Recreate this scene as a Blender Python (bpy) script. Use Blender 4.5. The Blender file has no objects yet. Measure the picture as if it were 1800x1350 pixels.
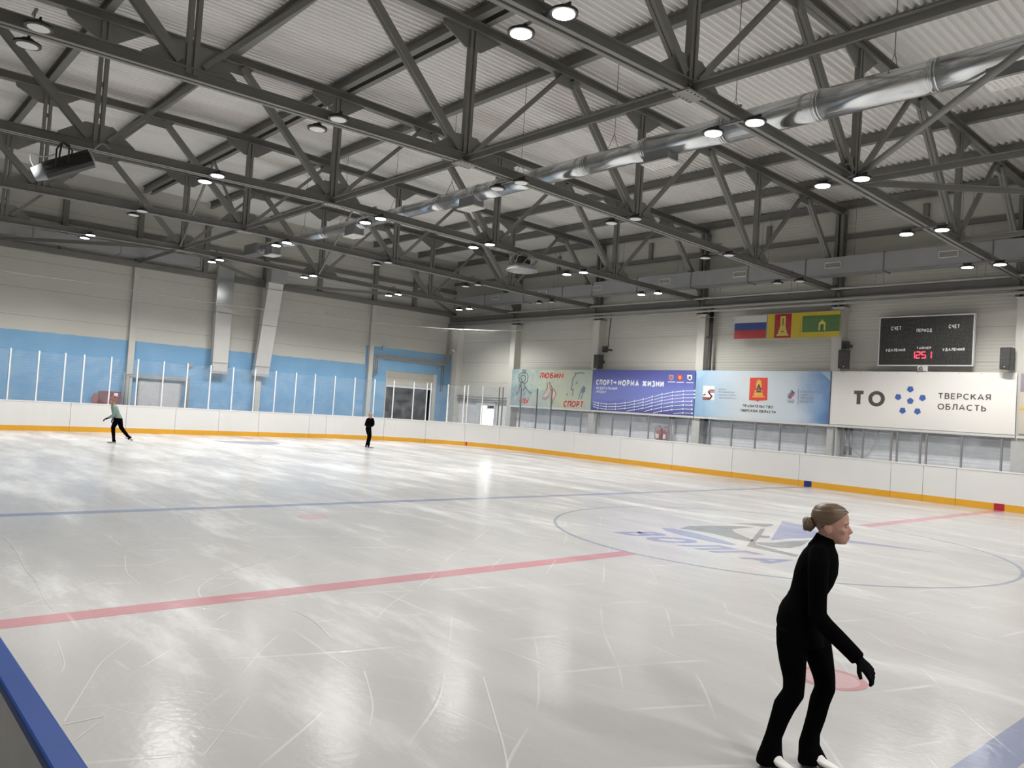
import bpy, bmesh, math, random
from mathutils import Vector, Matrix
random.seed(7)
S = bpy.context.scene
COL = S.collection
PI = math.pi

# ------------------------------------------------------------------ camera
YAW, PITCH, ROLL = -0.7264, 0.0316, 0.0654
FPX = 1374.65
CAM = Vector((-7.6663, 13.4373, 2.0726))
_f = Vector((math.cos(PITCH) * math.cos(YAW), math.cos(PITCH) * math.sin(YAW), math.sin(PITCH)))
_r = Vector((math.sin(YAW), -math.cos(YAW), 0))
_u = _r.cross(_f)
_r2 = _r * math.cos(ROLL) + _u * math.sin(ROLL)
_u2 = _u * math.cos(ROLL) - _r * math.sin(ROLL)
cd = bpy.data.cameras.new('camera')
cam = bpy.data.objects.new('camera', cd)
COL.objects.link(cam)
cd.sensor_fit = 'HORIZONTAL'
cd.sensor_width = 36.0
cd.lens = FPX / 1800.0 * 36.0
cd.clip_start = 0.05
cd.clip_end = 300
m = Matrix((_r2, _u2, -_f)).transposed().to_4x4()
m.translation = CAM
cam.matrix_world = m
S.camera = cam

# ------------------------------------------------------------------ world, exposure
w = bpy.data.worlds.new('world')
S.world = w
w.use_nodes = True
w.node_tree.nodes['Background'].inputs[0].default_value = (0.75, 0.85, 1.0, 1)
w.node_tree.nodes['Background'].inputs[1].default_value = 0.6
S.view_settings.view_transform = 'Standard'
S.view_settings.look = 'None'
S.view_settings.exposure = 0.66
S.view_settings.gamma = 1.0
S.view_settings.use_curve_mapping = False
S.cycles.max_bounces = 8
S.cycles.diffuse_bounces = 4
S.cycles.glossy_bounces = 3
S.cycles.transparent_max_bounces = 24
S.cycles.sample_clamp_indirect = 6.0
S.cycles.caustics_reflective = False
S.cycles.caustics_refractive = False
LAMP_WATT = 560.0         # each burning lamp head, down-facing beam
LENS_GLOW = 22.0          # radiance of a burning lamp lens
DAYLIGHT = 5.0            # radiance of daylight in the door panes

# ------------------------------------------------------------------ materials
def newmat(name):
    mt = bpy.data.materials.new(name)
    mt.use_nodes = True
    nt = mt.node_tree
    return mt, nt, nt.nodes['Principled BSDF']

def srgb(c):
    return tuple((x / 12.92 if x <= 0.04045 else ((x + 0.055) / 1.055) ** 2.4) for x in [v / 255.0 for v in c])

def N(nt, typ, **kw):
    n = nt.nodes.new(typ)
    for k, v in kw.items():
        setattr(n, k, v)
    return n

def mat(name, col, rough=0.5, metal=0.0, var=0.12, scale=3.0, bump=0.0, bscale=40.0, spec=0.5):
    """procedural paint / metal / cloth: base colour broken up by noise, optional fine bump"""
    mt, nt, b = newmat(name)
    b.inputs['Roughness'].default_value = rough
    b.inputs['Metallic'].default_value = metal
    b.inputs['Specular IOR Level'].default_value = spec
    tc = N(nt, 'ShaderNodeTexCoord')
    nz = N(nt, 'ShaderNodeTexNoise')
    nz.inputs['Scale'].default_value = scale
    nz.inputs['Detail'].default_value = 5
    nt.links.new(tc.outputs['Object'], nz.inputs['Vector'])
    mx = N(nt, 'ShaderNodeMix', data_type='RGBA')
    mx.inputs[6].default_value = tuple(c * (1 - var) for c in col) + (1,)
    mx.inputs[7].default_value = tuple(min(1, c * (1 + var)) for c in col) + (1,)
    nt.links.new(nz.outputs['Fac'], mx.inputs[0])
    nt.links.new(mx.outputs[2], b.inputs['Base Color'])
    if bump:
        n2 = N(nt, 'ShaderNodeTexNoise')
        n2.inputs['Scale'].default_value = bscale
        nt.links.new(tc.outputs['Object'], n2.inputs['Vector'])
        bp = N(nt, 'ShaderNodeBump')
        bp.inputs['Strength'].default_value = bump
        bp.inputs['Distance'].default_value = 0.01
        nt.links.new(n2.outputs['Fac'], bp.inputs['Height'])
        nt.links.new(bp.outputs['Normal'], b.inputs['Normal'])
    return mt

def emit(name, col, strength):
    mt, nt, b = newmat(name)
    b.inputs['Base Color'].default_value = (*col, 1)
    b.inputs['Emission Color'].default_value = (*col, 1)
    b.inputs['Emission Strength'].default_value = strength
    b.inputs['Roughness'].default_value = 0.4
    return mt

M = {}
M['steel'] = mat('painted_steel', (0.185, 0.182, 0.165), 0.45, 0, 0.14, 2.0)
M['steel_light'] = mat('light_flange_paint', (0.23, 0.225, 0.205), 0.45, 0, 0.14, 2.0)
M['galv'] = mat('galvanised_steel', (0.72, 0.74, 0.75), 0.2, 0.88, 0.08, 1.2, 0.0, 8)
M['galv_dull'] = mat('dull_galvanised_steel', (0.34, 0.345, 0.35), 0.5, 0.25, 0.1, 1.5)
M['duct_wrap'] = mat('pale_duct_foil', (0.60, 0.59, 0.57), 0.45, 0.2, 0.08, 2.0, 0.1, 5)
M['alu'] = mat('aluminium', (0.80, 0.81, 0.82), 0.35, 0.25, 0.04, 3.0)
M['alu_dark'] = mat('grey_aluminium', (0.28, 0.285, 0.29), 0.4, 0.5, 0.06, 3.0)
M['white_paint'] = mat('white_paint', (0.72, 0.71, 0.68), 0.5, 0, 0.05, 2.0)
M['col_paint'] = mat('cream_column_paint', (0.56, 0.545, 0.505), 0.5, 0, 0.06, 2.0)
M['pipe_paint'] = mat('grey_pipe_paint', (0.36, 0.355, 0.335), 0.4, 0, 0.1, 2.0)
M['black'] = mat('black_plastic', (0.012, 0.012, 0.012), 0.5, 0, 0.2, 5.0)
M['black_mesh'] = mat('black_speaker_mesh', (0.03, 0.03, 0.03), 0.7, 0, 0.5, 60.0)
M['rubber'] = mat('lamp_housing_black', (0.02, 0.02, 0.02), 0.5, 0, 0.2, 5.0)
M['lit'] = emit('burning_lamp_lens', (1.0, 0.985, 0.96), LENS_GLOW)
M['unlit'] = mat('frosted_lamp_lens', (0.78, 0.78, 0.76), 0.4, 0, 0.04, 8.0)
M['red_digit'] = emit('red_led', (1.0, 0.05, 0.09), 1.5)
M['daylight'] = emit('daylight_pane', (0.95, 1.0, 0.98), DAYLIGHT)
M['daylight_warm'] = emit('sunlit_leaf_pane', (0.95, 1.0, 0.75), DAYLIGHT * 0.55)
M['board'] = mat('white_board_plastic', (0.62, 0.615, 0.607), 0.35, 0, 0.03, 1.5)
M['kick'] = mat('yellow_kick_plastic', (0.62, 0.31, 0.018), 0.4, 0, 0.06, 2.0)
M['cap_white'] = mat('white_cap_plastic', (0.72, 0.71, 0.70), 0.35, 0, 0.03, 2.0)
M['cap_blue'] = mat('blue_cap_plastic', (0.006, 0.050, 0.25), 0.45, 0, 0.15, 6.0, 0, 40, 0.2)
M['mark_blue'] = mat('blue_board_mark', (0.012, 0.02, 0.13), 0.4)
M['mark_red'] = mat('red_board_mark', (0.36, 0.012, 0.03), 0.4)
M['board_back'] = mat('grey_board_back', (0.62, 0.62, 0.635), 0.5, 0, 0.12, 4.0)
M['red'] = mat('red_paint', (0.24, 0.014, 0.02), 0.4)
M['shutter'] = mat('cream_shutter', (0.50, 0.475, 0.42), 0.5, 0, 0.06, 2.0)
M['dark_room'] = mat('painted_room_shade', (0.05, 0.052, 0.058), 0.7, 0, 0.2, 2.0)  # darkness of the unlit bay, put into its surface colour
M['warm_light'] = mat('painted_warm_light', (0.62, 0.36, 0.2), 0.7)
M['door_grey'] = mat('spotted_grey_door', (0.55, 0.54, 0.55), 0.5, 0, 0.25, 14.0)
M['net_wire'] = mat('net_cord', (0.55, 0.54, 0.51), 0.7)
M['sticker'] = mat('blue_grey_sticker', (0.30, 0.42, 0.6), 0.5)

# --- wall panels: horizontal micro ribs as bump; optional blue paint below a height
def wall_mat(name, blue=False, lower=None):
    mt, nt, b = newmat(name)
    L = nt.links.new
    b.inputs['Roughness'].default_value = 0.5
    geo = N(nt, 'ShaderNodeNewGeometry')
    sep = N(nt, 'ShaderNodeSeparateXYZ')
    L(geo.outputs['Position'], sep.inputs[0])
    nz = N(nt, 'ShaderNodeTexNoise'); nz.inputs['Scale'].default_value = 0.35; nz.inputs['Detail'].default_value = 4
    L(geo.outputs['Position'], nz.inputs['Vector'])
    base = N(nt, 'ShaderNodeMix', data_type='RGBA')
    base.inputs[6].default_value = (0.53, 0.52, 0.465, 1)
    base.inputs[7].default_value = (0.61, 0.60, 0.545, 1)
    L(nz.outputs['Fac'], base.inputs[0])
    # panel joints every 1.15 m
    md = N(nt, 'ShaderNodeMath', operation='MODULO'); md.inputs[1].default_value = 1.15
    L(sep.outputs['Z'], md.inputs[0])
    lt = N(nt, 'ShaderNodeMath', operation='LESS_THAN'); lt.inputs[1].default_value = 0.025
    L(md.outputs[0], lt.inputs[0])
    jm = N(nt, 'ShaderNodeMix', data_type='RGBA')
    jm.inputs[7].default_value = (0.40, 0.39, 0.355, 1)
    L(lt.outputs[0], jm.inputs[0]); L(base.outputs[2], jm.inputs[6])
    out = jm.outputs[2]
    if blue:
        n2 = N(nt, 'ShaderNodeTexNoise'); n2.inputs['Scale'].default_value = 0.9; n2.inputs['Detail'].default_value = 6
        L(geo.outputs['Position'], n2.inputs['Vector'])
        bl = N(nt, 'ShaderNodeMix', data_type='RGBA')
        bl.inputs[6].default_value = (0.125, 0.32, 0.56, 1)
        bl.inputs[7].default_value = (0.225, 0.455, 0.69, 1)
        L(n2.outputs['Fac'], bl.inputs[0])
        # boundary: 3.93 m; 5.02 m beyond the last column (y < -9)
        lty = N(nt, 'ShaderNodeMath', operation='LESS_THAN'); lty.inputs[1].default_value = -9.1
        L(sep.outputs['Y'], lty.inputs[0])
        mul = N(nt, 'ShaderNodeMath', operation='MULTIPLY'); mul.inputs[1].default_value = 1.05
        L(lty.outputs[0], mul.inputs[0])
        add = N(nt, 'ShaderNodeMath', operation='ADD'); add.inputs[1].default_value = 3.95
        L(mul.outputs[0], add.inputs[0])
        n3 = N(nt, 'ShaderNodeTexNoise'); n3.inputs['Scale'].default_value = 2.5; n3.inputs['Detail'].default_value = 8
        L(geo.outputs['Position'], n3.inputs['Vector'])
        wob = N(nt, 'ShaderNodeMath', operation='MULTIPLY_ADD'); wob.inputs[1].default_value = 0.10; 
        L(n3.outputs['Fac'], wob.inputs[0]); L(add.outputs[0], wob.inputs[2])
        cmp = N(nt, 'ShaderNodeMath', operation='LESS_THAN')
        L(sep.outputs['Z'], cmp.inputs[0]); L(wob.outputs[0], cmp.inputs[1])
        mb = N(nt, 'ShaderNodeMix', data_type='RGBA')
        L(cmp.outputs[0], mb.inputs[0]); L(out, mb.inputs[6]); L(bl.outputs[2], mb.inputs[7])
        out = mb.outputs[2]
    if lower:
        cmp = N(nt, 'ShaderNodeMath', operation='LESS_THAN'); cmp.inputs[1].default_value = lower
        L(sep.outputs['Z'], cmp.inputs[0])
        mb = N(nt, 'ShaderNodeMix', data_type='RGBA')
        mb.inputs[7].default_value = (0.78, 0.79, 0.81, 1)
        L(cmp.outputs[0], mb.inputs[0]); L(out, mb.inputs[6])
        out = mb.outputs[2]
    L(out, b.inputs['Base Color'])
    # ribs
    sn = N(nt, 'ShaderNodeMath', operation='MULTIPLY'); sn.inputs[1].default_value = 2 * PI / 0.115
    L(sep.outputs['Z'], sn.inputs[0])
    si = N(nt, 'ShaderNodeMath', operation='SINE'); L(sn.outputs[0], si.inputs[0])
    bp = N(nt, 'ShaderNodeBump'); bp.inputs['Strength'].default_value = 0.07 if blue else 0.2; bp.inputs['Distance'].default_value = 0.012
    L(si.outputs[0], bp.inputs['Height']); L(bp.outputs['Normal'], b.inputs['Normal'])
    return mt
M['wall_side'] = wall_mat('wall_panel_side', lower=2.5)
M['wall_end'] = wall_mat('wall_panel_end', blue=True)
M['wall'] = wall_mat('wall_panel')

def ceiling_mat():
    mt, nt, b = newmat('white_corrugated_sheet')
    L = nt.links.new
    b.inputs['Roughness'].default_value = 0.45
    tc = N(nt, 'ShaderNodeTexCoord')
    mp = N(nt, 'ShaderNodeMapping'); mp.inputs['Scale'].default_value = (1.0, 0.25, 1.0)
    L(tc.outputs['Object'], mp.inputs['Vector'])
    nz = N(nt, 'ShaderNodeTexNoise'); nz.inputs['Scale'].default_value = 0.6; nz.inputs['Detail'].default_value = 7
    L(mp.outputs[0], nz.inputs['Vector'])
    r = N(nt, 'ShaderNodeValToRGB')
    r.color_ramp.elements[0].position = 0.25; r.color_ramp.elements[0].color = (0.60, 0.56, 0.53, 1)
    r.color_ramp.elements[1].position = 0.5; r.color_ramp.elements[1].color = (0.82, 0.81, 0.785, 1)
    L(nz.outputs['Fac'], r.inputs[0]); L(r.outputs[0], b.inputs['Base Color'])
    return mt
M['ceiling'] = ceiling_mat()

def ice_mat(name, tint=None, amount=1.0):
    """ice: cloudy frost patches, skate scratches, low-gloss sheen. tint: painted line under the ice"""
    mt, nt, b = newmat(name)
    L = nt.links.new
    geo = N(nt, 'ShaderNodeNewGeometry')
    mp = N(nt, 'ShaderNodeMapping'); mp.inputs['Rotation'].default_value = (0, 0, 0.7); mp.inputs['Scale'].default_value = (0.30, 1.1, 1)
    L(geo.outputs['Position'], mp.inputs['Vector'])
    n1 = N(nt, 'ShaderNodeTexNoise'); n1.inputs['Scale'].default_value = 0.8; n1.inputs['Detail'].default_value = 9; n1.inputs['Roughness'].default_value = 0.66
    L(mp.outputs[0], n1.inputs['Vector'])
    # frost (snow shavings) grows towards the far end zone
    sp = N(nt, 'ShaderNodeSeparateXYZ'); L(geo.outputs['Position'], sp.inputs[0])
    mr = N(nt, 'ShaderNodeMapRange'); mr.inputs[1].default_value = -6; mr.inputs[2].default_value = 20; mr.inputs[3].default_value = -0.06; mr.inputs[4].default_value = 0.14
    L(sp.outputs['X'], mr.inputs[0])
    ad = N(nt, 'ShaderNodeMath', operation='ADD'); L(n1.outputs['Fac'], ad.inputs[0]); L(mr.outputs[0], ad.inputs[1])
    rp = N(nt, 'ShaderNodeValToRGB')
    e = rp.color_ramp.elements
    e[0].position = 0.28; e[0].color = (0.355, 0.352, 0.35, 1)
    e[1].position = 0.74; e[1].color = (0.575, 0.575, 0.577, 1)
    x = e.new(0.54); x.color = (0.398, 0.394, 0.39, 1)
    L(ad.outputs[0], rp.inputs[0])
    # scratches: three families of stretched, distorted bands
    scr = None
    for k, (rot, sc, dist, th) in enumerate(((0.3, 3.0, 6.0, 0.965), (1.5, 2.2, 9.0, 0.972), (2.4, 4.0, 5.0, 0.97), (0.95, 5.5, 7.0, 0.972))):
        m2 = N(nt, 'ShaderNodeMapping'); m2.inputs['Rotation'].default_value = (0, 0, rot); m2.inputs['Location'].default_value = (k * 7.3, k * 3.1, 0)
        L(geo.outputs['Position'], m2.inputs['Vector'])
        wv = N(nt, 'ShaderNodeTexWave'); wv.inputs['Scale'].default_value = sc * 0.12; wv.inputs['Distortion'].default_value = dist
        wv.inputs['Detail'].default_value = 2; wv.inputs['Detail Scale'].default_value = 0.35
        L(m2.outputs[0], wv.inputs['Vector'])
        ls = N(nt, 'ShaderNodeMapRange'); ls.inputs[1].default_value = th + 0.026; ls.inputs[2].default_value = 1.0
        L(wv.outputs['Fac'], ls.inputs[0])
        nm = N(nt, 'ShaderNodeTexNoise'); nm.inputs['Scale'].default_value = 0.9
        L(m2.outputs[0], nm.inputs['Vector'])
        th2 = N(nt, 'ShaderNodeMapRange'); th2.inputs[1].default_value = 0.5; th2.inputs[2].default_value = 0.62
        L(nm.outputs['Fac'], th2.inputs[0])
        mu = N(nt, 'ShaderNodeMath', operation='MULTIPLY'); L(ls.outputs[0], mu.inputs[0]); L(th2.outputs[0], mu.inputs[1])
        if scr is None: scr = mu.outputs[0]
        else:
            mxm = N(nt, 'ShaderNodeMath', operation='MAXIMUM'); L(scr, mxm.inputs[0]); L(mu.outputs[0], mxm.inputs[1]); scr = mxm.outputs[0]
    col = rp.outputs[0]
    if tint:
        mt_ = N(nt, 'ShaderNodeMix', data_type='RGBA')
        mt_.inputs[7].default_value = (*tint, 1)
        fr = N(nt, 'ShaderNodeMapRange'); fr.inputs[1].default_value = 0.3; fr.inputs[2].default_value = 0.75; fr.inputs[3].default_value = amount; fr.inputs[4].default_value = amount * 0.78
        L(n1.outputs['Fac'], fr.inputs[0]); L(fr.outputs[0], mt_.inputs[0]); L(col, mt_.inputs[6])
        col = mt_.outputs[2]
    ms = N(nt, 'ShaderNodeMix', data_type='RGBA'); ms.inputs[7].default_value = (0.9, 0.89, 0.88, 1)
    sf = N(nt, 'ShaderNodeMath', operation='MULTIPLY'); sf.inputs[1].default_value = 0.13
    L(scr, sf.inputs[0]); L(sf.outputs[0], ms.inputs[0]); L(col, ms.inputs[6])
    L(ms.outputs[2], b.inputs['Base Color'])
    rr = N(nt, 'ShaderNodeMapRange'); rr.inputs[1].default_value = 0.3; rr.inputs[2].default_value = 0.7; rr.inputs[3].default_value = 0.10; rr.inputs[4].default_value = 0.26
    L(ad.outputs[0], rr.inputs[0]); L(rr.outputs[0], b.inputs['Roughness'])
    b.inputs['IOR'].default_value = 1.31
    b.inputs['Specular IOR Level'].default_value = 0.17
    nb = N(nt, 'ShaderNodeTexNoise'); nb.inputs['Scale'].default_value = 16.0; nb.inputs['Detail'].default_value = 5
    L(geo.outputs['Position'], nb.inputs['Vector'])
    sm = N(nt, 'ShaderNodeMath', operation='MULTIPLY_ADD'); sm.inputs[1].default_value = 0.5
    L(scr, sm.inputs[0]); L(nb.outputs['Fac'], sm.inputs[2])
    bp = N(nt, 'ShaderNodeBump'); bp.inputs['Strength'].default_value = 0.3; bp.inputs['Distance'].default_value = 0.006
    L(sm.outputs[0], bp.inputs['Height']); L(bp.outputs['Normal'], b.inputs['Normal'])
    return mt
M['ice'] = ice_mat('ice')
M['ice_red'] = ice_mat('ice_red_line', (0.40, 0.17, 0.195), 0.88)
M['ice_red_faint'] = ice_mat('ice_red_faint', (0.46, 0.265, 0.285), 0.7)
M['ice_blue'] = ice_mat('ice_blue_line', (0.175, 0.20, 0.30), 0.92)
M['ice_grey'] = ice_mat('ice_grey_print', (0.17, 0.175, 0.18), 0.95)
M['ice_faint'] = ice_mat('ice_faint_ring', (0.27, 0.27, 0.28), 0.5)
M['ice_ring'] = ice_mat('ice_blue_ring', (0.17, 0.205, 0.29), 0.8)
M['ice_lilac'] = ice_mat('ice_lilac_print', (0.18, 0.195, 0.31), 0.9)
M['ice_scratch'] = ice_mat('ice_skate_track', (0.66, 0.65, 0.64), 0.4)

def glass_mat():
    mt, nt, b = newmat('clear_plexiglass')
    L = nt.links.new
    nt.nodes.remove(b)
    out = [n for n in nt.nodes if n.type == 'OUTPUT_MATERIAL'][0]
    tr = N(nt, 'ShaderNodeBsdfTransparent'); tr.inputs[0].default_value = (0.965, 0.975, 0.985, 1)
    gl = N(nt, 'ShaderNodeBsdfGlossy'); gl.inputs['Roughness'].default_value = 0.06; gl.inputs[0].default_value = (0.9, 0.93, 0.97, 1)
    df = N(nt, 'ShaderNodeBsdfDiffuse'); df.inputs[0].default_value = (0.7, 0.75, 0.82, 1)
    tc = N(nt, 'ShaderNodeTexCoord')
    nz = N(nt, 'ShaderNodeTexNoise'); nz.inputs['Scale'].default_value = 2.5; nz.inputs['Detail'].default_value = 6
    L(tc.outputs['Object'], nz.inputs['Vector'])
    mr = N(nt, 'ShaderNodeMapRange'); mr.inputs[1].default_value = 0.4; mr.inputs[2].default_value = 0.8; mr.inputs[3].default_value = 0.05; mr.inputs[4].default_value = 0.16
    L(nz.outputs['Fac'], mr.inputs[0])
    m1 = N(nt, 'ShaderNodeMixShader'); L(mr.outputs[0], m1.inputs[0]); L(tr.outputs[0], m1.inputs[1]); L(df.outputs[0], m1.inputs[2])
    fr = N(nt, 'ShaderNodeFresnel'); fr.inputs[0].default_value = 1.3
    m2 = N(nt, 'ShaderNodeMixShader'); L(fr.outputs[0], m2.inputs[0]); L(m1.outputs[0], m2.inputs[1]); L(gl.outputs[0], m2.inputs[2])
    L(m2.outputs[0], out.inputs[0])
    return mt
M['glass'] = glass_mat()

def net_mat():
    """knotted safety netting: 42 mm meshes of 2 mm cord, clear in between (uses mesh UV in metres)"""
    mt, nt, b = newmat('safety_netting')
    L = nt.links.new
    b.inputs['Base Color'].default_value = (0.62, 0.61, 0.58, 1)
    b.inputs['Roughness'].default_value = 0.8
    tc = N(nt, 'ShaderNodeTexCoord')
    sp = N(nt, 'ShaderNodeSeparateXYZ'); L(tc.outputs['UV'], sp.inputs[0])
    res = None
    for ax in ('X', 'Y'):
        md = N(nt, 'ShaderNodeMath', operation='PINGPONG'); md.inputs[1].default_value = 0.021
        L(sp.outputs[ax], md.inputs[0])
        lt = N(nt, 'ShaderNodeMath', operation='LESS_THAN'); lt.inputs[1].default_value = 0.00032
        L(md.outputs[0], lt.inputs[0])
        if res is None: res = lt.outputs[0]
        else:
            mx = N(nt, 'ShaderNodeMath', operation='MAXIMUM'); L(res, mx.inputs[0]); L(lt.outputs[0], mx.inputs[1]); res = mx.outputs[0]
    L(res, b.inputs['Alpha'])
    return mt
M['net'] = net_mat()

# cloth, skin, hair
M['black_cloth'] = mat('black_sportswear', (0.0022, 0.0022, 0.0026), 0.95, 0, 0.2, 20.0, 0, 40, 0.02)
M['glove'] = mat('black_glove', (0.0026, 0.0026, 0.003), 0.9, 0, 0.2, 20.0, 0, 40, 0.06)
M['mint'] = mat('mint_sweater', (0.16, 0.235, 0.215), 0.9, 0, 0.08, 12.0)
M['skin'] = mat('skin', (0.375, 0.205, 0.16), 0.5, 0, 0.06, 9.0, 0, 40, 0.35)
M['lip'] = mat('lip_skin', (0.42, 0.17, 0.15), 0.45)
M['eye'] = mat('eye', (0.13, 0.085, 0.07), 0.3)
M['brow'] = mat('eyebrow_hair', (0.20, 0.12, 0.085), 0.8)
def hair_mat(name, c1, c2):
    mt, nt, b = newmat(name)
    tc = N(nt, 'ShaderNodeTexCoord')
    mp = N(nt, 'ShaderNodeMapping'); mp.inputs['Rotation'].default_value = (0, 0.45, 0); mp.inputs['Scale'].default_value = (8, 8, 120)
    nt.links.new(tc.outputs['Object'], mp.inputs['Vector'])
    nz = N(nt, 'ShaderNodeTexNoise'); nz.inputs['Scale'].default_value = 1.0; nz.inputs['Detail'].default_value = 3
    nt.links.new(mp.outputs[0], nz.inputs['Vector'])
    mx = N(nt, 'ShaderNodeMix', data_type='RGBA'); mx.inputs[6].default_value = (*c1, 1); mx.inputs[7].default_value = (*c2, 1)
    nt.links.new(nz.outputs['Fac'], mx.inputs[0]); nt.links.new(mx.outputs[2], b.inputs['Base Color'])
    bp = N(nt, 'ShaderNodeBump'); bp.inputs['Strength'].default_value = 0.4; bp.inputs['Distance'].default_value = 0.003
    nt.links.new(nz.outputs['Fac'], bp.inputs['Height']); nt.links.new(bp.outputs['Normal'], b.inputs['Normal'])
    b.inputs['Roughness'].default_value = 0.45
    return mt
M['hair'] = hair_mat('light_brown_hair', (0.06, 0.036, 0.021), (0.155, 0.098, 0.06))
M['hair_red'] = hair_mat('reddish_hair', (0.16, 0.06, 0.04), (0.32, 0.14, 0.10))
M['hair_blond'] = hair_mat('dark_blond_hair', (0.12, 0.10, 0.06), (0.24, 0.2, 0.12))
M['boot'] = mat('white_skate_leather', (0.78, 0.77, 0.75), 0.4, 0, 0.04, 6.0)
M['sole'] = mat('dark_skate_sole', (0.05, 0.045, 0.04), 0.5)
M['blade'] = mat('steel_blade', (0.6, 0.6, 0.6), 0.25, 0.9)

# banner colours
def flat_mat(name, rgb, rough=0.6):
    return mat(name, srgb(rgb), rough, 0, 0.04, 1.5)
def cloth_gradient(name, stops, axis, lo, hi, noise=0.0, nscale=1.0):
    """printed vinyl: the print itself runs from colour to colour across the banner"""
    mt, nt, b = newmat(name)
    L = nt.links.new
    b.inputs['Roughness'].default_value = 0.55
    geo = N(nt, 'ShaderNodeNewGeometry')
    sp = N(nt, 'ShaderNodeSeparateXYZ'); L(geo.outputs['Position'], sp.inputs[0])
    mr = N(nt, 'ShaderNodeMapRange'); mr.inputs[1].default_value = lo; mr.inputs[2].default_value = hi
    L(sp.outputs[axis], mr.inputs[0])
    fac = mr.outputs[0]
    nz = N(nt, 'ShaderNodeTexNoise'); nz.inputs['Scale'].default_value = nscale; nz.inputs['Detail'].default_value = 8; nz.inputs['Roughness'].default_value = 0.65
    L(geo.outputs['Position'], nz.inputs['Vector'])
    if noise:
        ma = N(nt, 'ShaderNodeMath', operation='MULTIPLY_ADD'); ma.inputs[1].default_value = noise
        sb = N(nt, 'ShaderNodeMath', operation='SUBTRACT'); sb.inputs[1].default_value = 0.5
        L(nz.outputs['Fac'], sb.inputs[0]); L(sb.outputs[0], ma.inputs[0]); L(fac, ma.inputs[2]); fac = ma.outputs[0]
    rp = N(nt, 'ShaderNodeValToRGB')
    e = rp.color_ramp.elements
    e[0].position = stops[0][0]; e[0].color = (*srgb(stops[0][1]), 1)
    e[1].position = stops[-1][0]; e[1].color = (*srgb(stops[-1][1]), 1)
    for pos, c in stops[1:-1]:
        q = e.new(pos); q.color = (*srgb(c), 1)
    L(fac, rp.inputs[0]); L(rp.outputs[0], b.inputs['Base Color'])
    n2 = N(nt, 'ShaderNodeTexNoise'); n2.inputs['Scale'].default_value = 1.3
    L(geo.outputs['Position'], n2.inputs['Vector'])
    bp = N(nt, 'ShaderNodeBump'); bp.inputs['Strength'].default_value = 0.5; bp.inputs['Distance'].default_value = 0.05
    L(n2.outputs['Fac'], bp.inputs['Height']); L(bp.outputs['Normal'], b.inputs['Normal'])
    return mt

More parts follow.
